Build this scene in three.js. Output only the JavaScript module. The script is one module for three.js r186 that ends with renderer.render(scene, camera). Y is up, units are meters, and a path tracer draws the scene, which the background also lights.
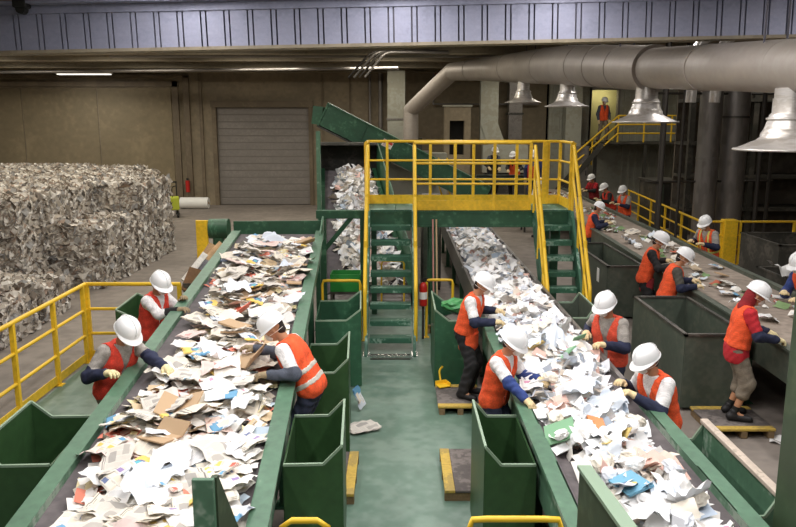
import * as THREE from 'three';
import { RoundedBoxGeometry } from 'three/addons/geometries/RoundedBoxGeometry.js';
import { mergeGeometries } from 'three/addons/utils/BufferGeometryUtils.js';
import { RectAreaLightUniformsLib } from 'three/addons/lights/RectAreaLightUniformsLib.js';

// ---------------------------------------------------------------- camera, light, exposure
const scene = new THREE.Scene();
scene.background = new THREE.Color(0x000000);
const camera = new THREE.PerspectiveCamera(2 * Math.atan(263.5 / 750) * 180 / Math.PI, 796 / 527, 0.1, 120);
camera.position.set(0, 3.6, 0);
camera.rotation.x = -Math.atan(141.5 / 750);
scene.add(camera);
const renderer = new THREE.WebGLRenderer({ antialias: true });
renderer.toneMapping = THREE.LinearToneMapping;
renderer.toneMappingExposure = 1.0;
renderer.shadowMap.enabled = true;
RectAreaLightUniformsLib.init();
const COOL = new THREE.Color(1.0, 0.97, 0.97), WARM = new THREE.Color(1.0, 0.93, 0.8);
// ceiling fittings: [x, y, z, length, across(0)/along(1), intensity, colour]; the fittings are built with the ceiling below
const LAMPS = [];
for (const x of [-2.6, 0.0, 2.0]) for (const z of [-1.6, -5.0, -8.0]) LAMPS.push([x, 5.3, z, 2.4, 1, 33, COOL]);
for (const z of [-3.6, -7.4]) LAMPS.push([5.6, 5.3, z, 2.4, 1, 34, COOL]);
for (const x of [-3.0, 1.2, 5.4]) for (const z of [-12.5, -17.3]) LAMPS.push([x, 5.82, z, 2.4, 1, 34, COOL]);
for (const x of [-14.5, -9.6, -5.2]) for (const z of [-13.2, -17.4, -21.3]) LAMPS.push([x, 5.82, z, 2.4, 0, 38, WARM]);
for (const x of [-14.5, -9.6, -5.0, -0.6, 5.2]) for (const z of [-25.2, -28.4]) LAMPS.push([x, 5.84, z, 2.4, 0, 32, WARM]);
LAMPS.push([9.8, 5.82, -13.2, 2.4, 0, 18, WARM], [11.2, 5.82, -21.6, 2.4, 0, 18, WARM], [10.2, 5.84, -27.8, 2.4, 0, 22, WARM]);
LAMPS.push([0.6, 5.82, -21.4, 2.4, 0, 30, WARM], [-12.6, 5.46, -31.0, 2.2, 0, 26, COOL], [-16.3, 5.6, -28.0, 2.4, 0, 20, COOL]);

// ---------------------------------------------------------------- helpers
let seed = 12345;
function rnd() { seed = (seed * 1664525 + 1013904223) >>> 0; return seed / 4294967296; }
const rr = (a, b) => a + (b - a) * rnd();
const pick = a => a[Math.floor(rnd() * a.length)];
const V = (x, y, z) => new THREE.Vector3(x, y, z);
const D2R = Math.PI / 180;
const used = {};
function numbered(name) {
  const n = used[name] || 0; used[name] = n + 1;
  return n ? name + '_' + String(n).padStart(3, '0') : name;
}
function thing(name, label, category, pos = [0, 0, 0], turn = 0, group, kind) {
  const o = new THREE.Group(); o.name = numbered(name); scene.add(o);
  o.position.set(...pos); o.rotation.y = turn; o.userData.label = label; o.userData.category = category;
  if (group) o.userData.group = group;
  if (kind) o.userData.kind = kind;
  return o;
}
function norm(g) {
  if (g.index) g = g.toNonIndexed();
  for (const k of Object.keys(g.attributes)) if (!['position', 'normal', 'uv', 'color'].includes(k)) g.deleteAttribute(k);
  return g;
}
function shade(m) { m.castShadow = true; m.receiveShadow = true; return m; }
function part(parent, name, geos, mat, label) {
  let g = geos;
  if (Array.isArray(geos)) g = geos.length > 1 ? mergeGeometries(geos.map(norm)) : geos[0];
  const m = shade(new THREE.Mesh(g, mat)); m.name = name; parent.add(m);
  if (label) m.userData.label = label;
  return m;
}
function solo(name, label, category, geos, mat, group) {       // a thing that is one mesh
  const m = part(scene, numbered(name), geos, mat, label); m.userData.category = category;
  if (group) m.userData.group = group;
  return m;
}
function struct(name, geos, mat, label, category) {
  const m = part(scene, numbered(name), geos, mat, label); m.userData.kind = 'structure'; m.userData.category = category;
  return m;
}
function uvBox(g) {                                              // uv in metres, by the way the face points
  const p = g.attributes.position, n = g.attributes.normal, uv = new Float32Array(p.count * 2);
  for (let i = 0; i < p.count; i++) {
    const ax = Math.abs(n.getX(i)), ay = Math.abs(n.getY(i)), az = Math.abs(n.getZ(i));
    let u, v;
    if (ay >= ax && ay >= az) { u = p.getX(i); v = p.getZ(i); }
    else if (ax >= az) { u = p.getZ(i); v = p.getY(i); }
    else { u = p.getX(i); v = p.getY(i); }
    uv[2 * i] = u; uv[2 * i + 1] = v;
  }
  g.setAttribute('uv', new THREE.BufferAttribute(uv, 2)); return g;
}
function box(w, h, d, x = 0, y = 0, z = 0, rx = 0, ry = 0, rz = 0) {
  const g = new THREE.BoxGeometry(w, h, d);
  if (rx) g.rotateX(rx); if (rz) g.rotateZ(rz); if (ry) g.rotateY(ry);
  g.translate(x, y, z); return uvBox(g);
}
function rbox(w, h, d, x, y, z, r = 0.01) {
  const g = new RoundedBoxGeometry(w, h, d, 1, Math.min(r, w / 2.1, h / 2.1, d / 2.1)); g.translate(x, y, z); return uvBox(norm(g));
}
function span(x0, x1, y0, y1, z0, z1) { return box(Math.abs(x1 - x0), Math.abs(y1 - y0), Math.abs(z1 - z0), (x0 + x1) / 2, (y0 + y1) / 2, (z0 + z1) / 2); }
function bar(a, b, r, seg = 10, r2 = r) {
  const A = V(...a), B = V(...b), d = B.clone().sub(A), L = d.length();
  const g = new THREE.CylinderGeometry(r2, r, L, seg); g.translate(0, L / 2, 0);
  g.applyQuaternion(new THREE.Quaternion().setFromUnitVectors(V(0, 1, 0), d.normalize())); g.translate(A.x, A.y, A.z); return g;
}
function beam(a, b, w, h) {                                      // box from a to b, w sideways, h upward
  const A = V(...a), B = V(...b), d = B.clone().sub(A), L = d.length(); d.normalize();
  let s = V(0, 1, 0).cross(d); if (s.length() < 1e-3) s = V(1, 0, 0); s.normalize();
  const u = d.clone().cross(s);
  const g = uvBox(new THREE.BoxGeometry(w, h, L));
  g.applyMatrix4(new THREE.Matrix4().makeBasis(s, u, d)); g.translate((A.x + B.x) / 2, (A.y + B.y) / 2, (A.z + B.z) / 2); return g;
}
function pipe(pts, r, rad = 0.12, seg = 8) {                     // round pipe with bent corners
  const path = new THREE.CurvePath(); const P = pts.map(p => V(...p)); let prev = P[0];
  for (let i = 1; i < P.length - 1; i++) {
    const a = P[i].clone().add(P[i - 1].clone().sub(P[i]).setLength(rad)), b = P[i].clone().add(P[i + 1].clone().sub(P[i]).setLength(rad));
    path.add(new THREE.LineCurve3(prev, a)); path.add(new THREE.QuadraticBezierCurve3(a, P[i], b)); prev = b;
  }
  path.add(new THREE.LineCurve3(prev, P[P.length - 1]));
  return new THREE.TubeGeometry(path, Math.max(2, (P.length - 1) * 12), r, seg, false);
}
function plate(pts, depth, bevel = 0) {                          // polygon in xy, thickness along z
  const s = new THREE.Shape(pts.map(p => new THREE.Vector2(p[0], p[1])));
  const g = new THREE.ExtrudeGeometry(s, { depth, bevelEnabled: bevel > 0, bevelSize: bevel, bevelThickness: bevel, bevelSegments: 1 });
  g.translate(0, 0, -depth / 2); return uvBox(g);
}
function plateX(ptsZY, x, th) {                                  // polygon in (z, y), thickness along x
  const g = plate(ptsZY.map(p => [-p[0], p[1]]), th); g.rotateY(Math.PI / 2); g.translate(x, 0, 0); return uvBox(g);
}
// ---- tileable noise textures
function hash2(x, y, s) { let h = (x * 374761393 + y * 668265263 + s * 2147483647) | 0; h = Math.imul(h ^ (h >>> 13), 1274126177); return ((h ^ (h >>> 16)) >>> 0) / 4294967296; }
function tnoise(x, y, per, s) {
  const xi = Math.floor(x), yi = Math.floor(y), fx = x - xi, fy = y - yi, u = fx * fx * (3 - 2 * fx), v = fy * fy * (3 - 2 * fy);
  const m = (a) => ((a % per) + per) % per;
  const a = hash2(m(xi), m(yi), s), b = hash2(m(xi + 1), m(yi), s), c = hash2(m(xi), m(yi + 1), s), d = hash2(m(xi + 1), m(yi + 1), s);
  return a + (b - a) * u + (c - a) * v + (a - b - c + d) * u * v;
}
function fbm(x, y, per, s, oct = 4) { let v = 0, a = 0.5, t = 0; for (let i = 0; i < oct; i++) { v += a * tnoise(x, y, per, s + i); t += a; x *= 2; y *= 2; per *= 2; a *= 0.5; } return v / t; }
function dataTex(n, fn, srgb = true, rep = 1, m = n) {
  const d = new Uint8Array(n * m * 4);
  for (let j = 0; j < m; j++) for (let i = 0; i < n; i++) {
    const c = fn(i / n, j / m), k = (j * n + i) * 4;
    d[k] = Math.max(0, Math.min(255, c[0] * 255)); d[k + 1] = Math.max(0, Math.min(255, c[1] * 255)); d[k + 2] = Math.max(0, Math.min(255, c[2] * 255)); d[k + 3] = 255;
  }
  const t = new THREE.DataTexture(d, n, m); t.wrapS = t.wrapT = THREE.RepeatWrapping; t.magFilter = THREE.LinearFilter; t.minFilter = THREE.LinearFilter;
  if (srgb) t.colorSpace = THREE.SRGBColorSpace; t.repeat.set(rep, rep); t.needsUpdate = true; return t;
}
// worn: a base tone with coarse patches, fine grain and scattered scuffs of another colour
function worn(base, scuff, amount, rep, s, grain = 0.08, mix = 0.75, coarse = 0.28) {
  const A = new THREE.Color(base), B = new THREE.Color(scuff); const a = [A.r, A.g, A.b].map(x => Math.pow(x, 1 / 2.2)), b = [B.r, B.g, B.b].map(x => Math.pow(x, 1 / 2.2));
  return dataTex(256, (u, v) => {
    const c = fbm(u * 4, v * 4, 4, s, 5), f = fbm(u * 32, v * 32, 32, s + 9, 3), st = fbm(u * 6, v * 40, 40, s + 20, 2);
    let k = Math.max(0, Math.min(1, (c * 0.65 + f * 0.35 + st * 0.1 - (1.05 - amount)) * 9)) * mix;
    const g = 1 + (c - 0.5) * coarse + (f - 0.5) * grain * 2;
    return [0, 1, 2].map(i => (a[i] * (1 - k) + b[i] * k) * g);
  }, true, rep);
}
const bumpFine = dataTex(256, (u, v) => { const f = fbm(u * 24, v * 24, 24, 77, 4); return [f, f, f]; }, false, 1);
const std = o => new THREE.MeshStandardMaterial(o);
const M = {};
M.frameGreen = std({ map: worn('#557a60', '#a3ab9e', 0.44, 0.7, 1), roughness: 0.5 });
M.binGreen = std({ map: worn('#30522b', '#566f50', 0.38, 0.6, 2), roughness: 0.42 });
M.plateDark = std({ map: worn('#2b3a24', '#3d4a35', 0.4, 0.6, 31), roughness: 0.6 });
M.binEdge = std({ color: '#8fa58d', roughness: 0.45, metalness: 0.2 });
M.deepGreen = std({ map: worn('#28563a', '#4c7558', 0.42, 0.6, 3), roughness: 0.5 });
M.greyGreen = std({ map: worn('#4a5347', '#605f53', 0.45, 0.5, 4, 0.08, 0.4, 0.16), roughness: 0.5 });
M.stairGreen = std({ map: worn('#2f6149', '#9db0a2', 0.46, 0.9, 5), roughness: 0.55 });
M.yellow = std({ map: worn('#f2c62a', '#b89a4a', 0.38, 0.8, 6), roughness: 0.45 });
M.belt = std({ map: worn('#5a5354', '#6f6866', 0.5, 0.35, 7, 0.12, 0.3, 0.15), roughness: 0.75, bumpMap: bumpFine, bumpScale: 0.003 });
M.beltBrown = std({ map: worn('#8f8275', '#9e9184', 0.5, 0.35, 8, 0.12, 0.4, 0.18), roughness: 0.85, bumpMap: bumpFine, bumpScale: 0.003 });
M.concrete = std({ map: worn('#81786f', '#91887e', 0.5, 0.22, 9, 0.08, 0.3, 0.14), roughness: 0.8 });
M.floorGreen = std({ map: worn('#627d6d', '#848f85', 0.5, 0.3, 10, 0.08, 0.35, 0.14), roughness: 0.4 });
M.wallTan = std({ map: worn('#877b66', '#948770', 0.5, 0.25, 11, 0.06, 0.4, 0.14), roughness: 0.85 });
M.wallTan2 = std({ map: worn('#84775c', '#908265', 0.5, 0.2, 12, 0.06, 0.4, 0.14), roughness: 0.85 });
M.wallGrey = std({ map: worn('#a3a396', '#8d8a7a', 0.5, 0.25, 13, 0.05), roughness: 0.7 });
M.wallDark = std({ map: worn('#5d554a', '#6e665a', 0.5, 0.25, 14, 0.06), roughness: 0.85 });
M.trim = std({ map: worn('#6d604c', '#7f715b', 0.5, 0.4, 15, 0.05, 0.4, 0.15), roughness: 0.7 });
M.slat = std({ map: worn('#847e78', '#8f8983', 0.5, 0.5, 16, 0.05, 0.3, 0.1), roughness: 0.55, metalness: 0.2 });
M.ceil = std({ map: worn('#8f8570', '#7c725d', 0.5, 0.3, 17, 0.06), roughness: 0.8 });
M.steelBeam = std({ map: worn('#8a7f6a', '#6b604c', 0.5, 0.4, 18, 0.06), roughness: 0.65 });
M.galv = std({ map: worn('#8d8fa2', '#7f8090', 0.5, 0.9, 19, 0.08), roughness: 0.6, metalness: 0.25 });
M.galvDark = std({ color: '#4a4850', roughness: 0.5, metalness: 0.4 });
M.duct = std({ map: worn('#a59d94', '#8d837a', 0.5, 0.5, 20, 0.06, 0.5, 0.2), roughness: 0.5, metalness: 0.35 });
M.hood = std({ map: worn('#cfcac4', '#aaa399', 0.48, 0.9, 21, 0.05), roughness: 0.36, metalness: 0.6 });
M.pipeDark = std({ color: '#35302a', roughness: 0.6 });
M.tank = std({ map: worn('#8b8681', '#6d6762', 0.5, 0.6, 22, 0.05), roughness: 0.38, metalness: 0.5 });
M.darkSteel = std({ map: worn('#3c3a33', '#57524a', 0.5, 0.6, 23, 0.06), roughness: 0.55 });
M.black = std({ color: '#15140f', roughness: 0.7 });
M.white = std({ color: '#ecebe6', roughness: 0.6 });
M.wood = std({ map: worn('#8a7250', '#6a563a', 0.5, 1.2, 24, 0.2), roughness: 0.8 });
M.rubberMat = std({ map: worn('#5b5450', '#78706a', 0.5, 0.9, 25, 0.1), roughness: 0.85 });
M.matYellow = std({ map: worn('#c9a94a', '#8d7a44', 0.5, 1.1, 26, 0.1), roughness: 0.7 });
M.palePaint = std({ map: worn('#c3b4a4', '#8d8274', 0.45, 1.3, 27, 0.06), roughness: 0.6 });
M.cardboard = std({ map: worn('#a98a63', '#8c6f4c', 0.5, 1.5, 28, 0.06), roughness: 0.85, side: THREE.DoubleSide });
M.red = std({ color: '#b8231c', roughness: 0.4 });
M.chrome = std({ color: '#d8d8d6', roughness: 0.25, metalness: 0.9 });

// ---------------------------------------------------------------- the hall
const floor = struct('floor', span(-20, 16, -0.3, 0, -33.4, 8), M.concrete, 'grey concrete floor of the sorting hall', 'floor');
part(floor, 'painted_walkway', span(-0.98, 1.06, 0.0, 0.006, -14.2, 3), M.floorGreen, 'green painted walkway between the two belts');
part(floor, 'painted_walkway', span(-4.7, -2.6, 0.0, 0.006, -11.15, 3), M.floorGreen, 'green painted walkway behind the yellow railing');
const wallBack = struct('wall_back', [span(-20, -7.98, 0, 6.2, -33.5, -33), span(-3.72, 6.4, 0, 6.2, -33.5, -33), span(-7.98, -3.72, 4.28, 6.2, -33.5, -33), span(-7.98, -3.72, 0, 4.28, -33.5, -33.3)], M.wallTan, 'tan rear wall of the hall with framed panels', 'wall');
for (const [x0, x1] of [[-19.5, -16.2], [-16.15, -12.95], [-12.9, -9.75]]) part(wallBack, 'panel', span(x0, x1, 0.3, 5.02, -33, -32.97), M.wallTan2);
part(wallBack, 'panel_frame', [span(-19.6, -9.4, 5.08, 5.3, -33, -32.86), span(-9.66, -9.42, 0, 5.3, -33, -32.86)], M.trim);
part(wallBack, 'panel_frame', [span(-9.2, -8.95, 0, 5.55, -33, -32.84), span(-19.6, -8.95, 5.45, 5.58, -33, -32.84)], M.trim);
part(wallBack, 'pilaster', span(-8.55, -8.42, 0, 5.7, -33, -32.9), M.trim);
for (const x of [-3.3, -2.1, -1.3]) part(wallBack, 'panel_seam', span(x, x + 0.08, 0, 5.6, -33, -32.95), M.trim);
part(wallBack, 'pipe', [bar([-0.75, 0, -32.85], [-0.75, 5.7, -32.85], 0.09), bar([-1.2, 0, -32.85], [-1.2, 5.7, -32.85], 0.05)], M.tank);
const door = new THREE.Group(); door.name = 'door_1'; scene.add(door); door.userData = { label: 'grey roll-up shutter door in the tan rear wall', category: 'shutter door', kind: 'structure' };
for (let i = 0; i < 14; i++) part(door, 'slat', [rbox(4.0, 0.285, 0.05, -5.85, 0.16 + i * 0.3, -33.1, 0.02), bar([-7.84, 0.02 + i * 0.3 + 0.3, -33.11], [-3.86, 0.02 + i * 0.3 + 0.3, -33.11], 0.03, 6)], M.slat);
part(door, 'jamb', span(-8.02, -7.84, 0, 4.25, -33.28, -32.9), M.trim); part(door, 'jamb', span(-3.86, -3.7, 0, 4.25, -33.28, -32.9), M.trim);
part(door, 'lintel', span(-8.05, -3.65, 4.22, 4.5, -33.28, -32.84), M.trim);
struct('wall_left', span(-20.4, -20, 0, 6.2, -33.4, 8), M.wallTan, 'tan side wall beyond the paper bales', 'wall');
struct('wall_right', span(16, 16.4, 0, 6.2, -33.4, 8), M.wallDark, 'dark side wall behind the steel columns', 'wall');
struct('wall_front', span(-20, 16, 0, 6.2, 8, 8.4), M.wallDark, 'plain wall closing the hall opposite the shutter door', 'wall');
const ceiling = struct('ceiling', span(-20, 16, 6.05, 6.3, -33.4, 8), M.ceil, 'dusty metal deck ceiling of the hall', 'ceiling');
for (let i = 0; i < 34; i++) { const z = -32.6 + i * 0.62; part(ceiling, 'deck_rib', span(-20, 16, 5.98, 6.06, z, z + 0.22), M.ceil); }
let trimN = 0;
for (const [z, y, h] of [[-32.2, 5.72, 0.3], [-29.9, 5.72, 0.26], [-26.4, 5.72, 0.3], [-23.2, 5.68, 0.34], [-19.6, 5.68, 0.34], [-15.5, 5.68, 0.34]]) {
  const b = struct('trim_' + (++trimN), [span(-20, 16, y - h / 2 + 0.1, y + h / 2 + 0.12, z - 0.02, z + 0.02), span(-20, 16, y - h / 2 + 0.06, y - h / 2 + 0.1, z - 0.12, z + 0.12), span(-20, 16, y + h / 2 + 0.1, y + h / 2 + 0.15, z - 0.12, z + 0.12)], M.steelBeam, 'steel roof beam running across the hall under the deck', 'roof beam');
  b.userData.group = 'roof beams under the deck';
}
// pale ribbed partition at the right rear with a lit doorway
const part1 = struct('wall_partition', [span(6.4, 8.15, 0, 6.1, -32.6, -32.4), span(9.3, 16, 0, 6.1, -32.6, -32.4), span(8.15, 9.3, 4.95, 6.1, -32.6, -32.4), span(8.15, 9.3, 0, 2.8, -32.6, -32.4)], M.wallGrey, 'pale ribbed metal partition with a lit doorway', 'wall');
for (let x = 6.55; x < 12; x += 0.3) if (x < 8.05 || x > 9.38) part(part1, 'rib', span(x, x + 0.1, 0, 6.0, -32.4, -32.34), M.wallGrey);
const door2 = new THREE.Group(); door2.name = 'door_2'; scene.add(door2); door2.userData = { label: 'yellow lit doorway in the pale partition above the yellow stair', category: 'doorway', kind: 'structure' };
const yellowRoom = std({ color: '#cbc38c', roughness: 0.8 });
part(door2, 'inner_wall', span(7.6, 9.9, 2.8, 5.2, -33.38, -33.3), yellowRoom);
part(door2, 'frame', [span(8.08, 8.17, 2.8, 5.0, -32.62, -32.34), span(9.28, 9.37, 2.8, 5.0, -32.62, -32.34), span(8.08, 9.37, 4.93, 5.03, -32.62, -32.34)], M.slat);
{ const l = new THREE.RectAreaLight(new THREE.Color(1, 0.93, 0.66), 13, 0.9, 0.25); l.position.set(8.72, 5.0, -32.75); l.rotation.x = -Math.PI / 2 + 0.35; door2.add(l);
  const e = part(door2, 'lamp', box(0.9, 0.04, 0.25, 8.72, 5.05, -32.76), std({ color: '#ffffff', emissive: '#fff2b0', emissiveIntensity: 1 })); e.castShadow = false; }

// ---------------------------------------------------------------- light fittings
const tubeMat = std({ color: '#ffffff', emissive: '#fffaf0', emissiveIntensity: 1.2, roughness: 0.5 });
LAMPS.forEach(([x, y, z, len, along, power, col]) => {
  const t = thing('ceiling_light', 'long white fluorescent fitting hung below the ceiling deck', 'light', [x, y, z], along ? Math.PI / 2 : 0, 'fluorescent fittings under the ceiling');
  part(t, 'housing', [rbox(len, 0.07, 0.34, 0, 0.075, 0, 0.01)], M.white);
  part(t, 'tube', [bar([-len / 2 + 0.04, 0.02, 0.09], [len / 2 - 0.04, 0.02, 0.09], 0.02), bar([-len / 2 + 0.04, 0.02, -0.09], [len / 2 - 0.04, 0.02, -0.09], 0.02)], tubeMat);
  part(t, 'hanger', [bar([-len / 3, 0.1, 0], [-len / 3, 5.98 - y, 0], 0.008, 6), bar([len / 3, 0.1, 0], [len / 3, 5.98 - y, 0], 0.008, 6)], M.galvDark);
  const l = new THREE.RectAreaLight(col, power, len, 0.3); l.position.set(0, -0.03, 0); l.rotation.x = -Math.PI / 2; l.castShadow = true; t.add(l);
});

// ---------------------------------------------------------------- ribbed girder across the top
{
  const t = thing('ribbed_girder', 'galvanised ribbed sheet girder spanning the hall above the belts', 'girder', [0, 0, -9.7]);
  t.rotation.z = 0.02;
  const y0 = 4.57, y1 = 5.0, X = 8.4;
  for (let i = 0; i < 58; i++) {
    const x = -X + i * 0.29;
    part(t, 'web_panel', [box(0.205, y1 - y0, 0.03, x + 0.145, (y0 + y1) / 2, 0.01)], M.galv);
    part(t, 'rib', box(0.045, y1 - y0, 0.03, x, (y0 + y1) / 2, 0.01), M.galv);
  }
  part(t, 'backing_sheet', span(-X, X, y0, y1, -0.06, -0.045), M.galvDark);
  part(t, 'top_flange', [span(-X, X, y1, y1 + 0.1, -0.02, 0.05), span(-X, X, y1 + 0.1, y1 + 0.13, -0.1, 0.22)], M.galv);
  part(t, 'bottom_flange', span(-X, X, y0 - 0.04, y0, -0.22, 0.04), M.steelBeam);
  part(t, 'hanger_rod', [bar([-8, y1, 0], [-8, 6.15, 0], 0.02), bar([8, y1, 0], [8, 5.95, 0], 0.02), bar([-3.4, y1, 0], [-3.4, 6.05, 0], 0.02), bar([3.4, y1, 0], [3.4, 6.0, 0], 0.02)], M.galvDark);
  const c = thing('girder_clamp', 'dark pulley clamp hung on the ribbed girder', 'clamp', [-4.58, 4.98, -9.55]);
  part(c, 'block', rbox(0.17, 0.1, 0.16, 0, 0.03, 0, 0.02), M.black); part(c, 'wheel', bar([0, -0.03, -0.05], [0, -0.03, 0.05], 0.06, 14), M.black);
  const s = thing('ceiling_pipe_run', 'bundle of bent metal conduits dropping from the roof beams', 'conduit', [0, 0, -22]);
  for (let i = 0; i < 4; i++) part(s, 'conduit', pipe([[-0.95 - i * 0.16, 4.86, 0.0 - i * 0.1], [-0.35 - i * 0.14, 5.55, 0], [1.5, 5.62 + i * 0.05, -1 - i * 0.2]], 0.035, 0.2, 6), i % 2 ? M.pipeDark : M.tank);
  part(s, 'conduit', bar([-9, 5.62, -2.2], [7, 5.62, -2.2], 0.05), M.tank); part(s, 'conduit', bar([-17, 5.5, -8.2], [0, 5.55, -6.5], 0.06), M.tank);
}

// ---------------------------------------------------------------- exhaust duct with hoods
{
  const t = thing('exhaust_duct', 'large dusty round metal exhaust duct running under the roof', 'duct');
  const P = [[4.02, 3.85, -4.6, 0.27], [3.98, 4.16, -7.9, 0.27], [3.95, 4.42, -12.0, 0.305], [3.95, 4.9, -18.0, 0.45], [3.6, 5.1, -21.5, 0.44], [2.75, 5.16, -23.2, 0.35], [1.75, 5.2, -25, 0.28]];
  const seg = (a, b, ra, rb, name = 'duct_section') => part(t, name, bar(a, b, ra, 32, rb), M.duct);
  const ring = (p, d, r, w = 0.05) => { const u = V(...d).normalize().multiplyScalar(w / 2), a = V(...p); part(t, 'joint_band', bar(a.clone().sub(u).toArray(), a.clone().add(u).toArray(), r, 32), M.duct); };
  const lerp3 = (a, b, k) => [0, 1, 2].map(i => a[i] + (b[i] - a[i]) * k);
  for (let i = 0; i < P.length - 1; i++) {
    const A = P[i], B = P[i + 1]; let ra = A[3], rb = B[3];
    if (i === 2) ra = 0.345;
    const n = i > 2 ? 2 : i < 2 ? 2 : 4;
    for (let k = 0; k < n; k++) seg(lerp3(A, B, k / n), lerp3(A, B, (k + 1) / n), ra + (rb - ra) * k / n, ra + (rb - ra) * (k + 1) / n);
    const d = V(B[0] - A[0], B[1] - A[1], B[2] - A[2]);
    for (let k = (i === 2 ? 0 : 1); k < n; k++) ring(lerp3(A, B, k / n), d.toArray(), ra + (rb - ra) * k / n + 0.012, i === 2 && k === 0 ? 0.22 : 0.05);
    if (i > 2 && i < 5) { const g = new THREE.SphereGeometry(rb * 1.005, 24, 16); g.translate(...B.slice(0, 3)); part(t, 'elbow', g, M.duct); }
  }
  const e = new THREE.SphereGeometry(0.28, 24, 16); e.translate(1.75, 5.2, -25); part(t, 'elbow', e, M.duct);
  seg([1.75, 5.2, -25], [0.45, 4.0, -26.6], 0.28, 0.26); const e2 = new THREE.SphereGeometry(0.26, 20, 14); e2.translate(0.45, 4.0, -26.6); part(t, 'elbow', e2, M.duct);
  seg([0.45, 4.0, -26.6], [0.45, 3.0, -26.6], 0.26, 0.26, 'down_pipe');
  for (const [x, y, z] of [[3.98, 4.45, -8.2], [3.95, 4.85, -13.4], [3.95, 5.3, -17.6], [3.7, 5.5, -21.6]]) part(t, 'hanger_strap', [bar([x - 0.12, y - 0.08, z], [x - 0.12, 5.98, z], 0.012, 6), bar([x + 0.12, y - 0.08, z], [x + 0.12, 5.98, z], 0.012, 6)], M.galvDark);
  const prof = [[0.17, 0.5], [0.17, 0.36], [0.19, 0.34], [0.2, 0.3], [0.23, 0.2], [0.255, 0.16], [0.26, 0.12], [0.3, 0.09], [0.42, 0.035], [0.5, 0.0], [0.505, -0.012], [0.49, -0.012], [0.41, 0.02], [0.28, 0.07]];
  const lab = ['bright flared metal hood on the thin end of the duct', 'flared metal hood under the thick joint band of the duct', 'flared metal hood in front of the pale corrugated wall beside the lit doorway', 'flared metal hood closest to the bent end of the duct'];
  [[3.9, 3.33, -7.6, 1], [3.9, 3.6, -12.05, 1.0], [3.96, 3.96, -18, 1.0], [3.52, 4.14, -21.6, 1]].forEach(([x, y, z, s], i) => {
    const h = thing('exhaust_hood', lab[i], 'hood', [x, y, z], 0, 'flared hoods under the exhaust duct');
    part(h, 'flare', new THREE.LatheGeometry(prof.slice(4).map(p => new THREE.Vector2(p[0] * s, p[1])), 40), M.hood);
    part(h, 'collar', new THREE.LatheGeometry(prof.slice(0, 5).map(p => new THREE.Vector2(p[0] * s, p[1])), 32), M.hood);
    const rim = new THREE.TorusGeometry(0.5, 0.012, 8, 40); rim.rotateX(Math.PI / 2); part(h, 'rim', rim, M.hood);
    const b = new THREE.TorusGeometry(0.205, 0.015, 8, 32); b.rotateX(Math.PI / 2); b.translate(0, 0.3, 0); part(h, 'band', b, M.hood);
    part(h, 'neck', bar([0, 0.48, 0], [0.0, 0.6, 0], 0.16, 24), M.hood);
  });
}

// ---------------------------------------------------------------- conveyors
const b1 = (u, z) => { const t = -z - 4.8; return [-1.78 - 0.04 * t + u * (1 - 0.0114 * t), 0.85 + 0.097 * t, z]; };   // wide belt climbs away and drifts left
const b2 = (u, z) => [1.725 + u, 1.0, z];
const b3 = (u, z) => [4.975 + 0.0265 * -z + u, 1.0, z];
const b4 = (u, z) => { const t = -z - 14.6; return [-0.6 - 0.13 * t + u * (1 - 0.042 * t), 0.25 + t * 0.37, z]; };                                           // steep feed belt
const lift = (p, dy) => [p[0], p[1] + dy, p[2]];
function slab(a, b, c, d, th) {                                  // four-cornered plate with its top at the corners, th thick
  const g = new THREE.BoxGeometry(1, 1, 1), p = g.attributes.position;
  for (let i = 0; i < p.count; i++) { const q = p.getZ(i) > 0 ? (p.getX(i) < 0 ? a : b) : (p.getX(i) < 0 ? c : d); p.setXYZ(i, q[0], q[1] - (p.getY(i) < 0 ? th : 0), q[2]); }
  g.computeVertexNormals(); return uvBox(g);
}
function wallQuad(a, b, c, d, th) {                              // upright four-cornered plate, th thick along x
  const g = new THREE.BoxGeometry(1, 1, 1), p = g.attributes.position;
  for (let i = 0; i < p.count; i++) { const lo = p.getY(i) < 0, f = p.getZ(i) > 0, q = lo ? (f ? a : b) : (f ? d : c); p.setXYZ(i, q[0] + p.getX(i) * th, q[1], q[2]); }
  g.computeVertexNormals(); return uvBox(g);
}
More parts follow.
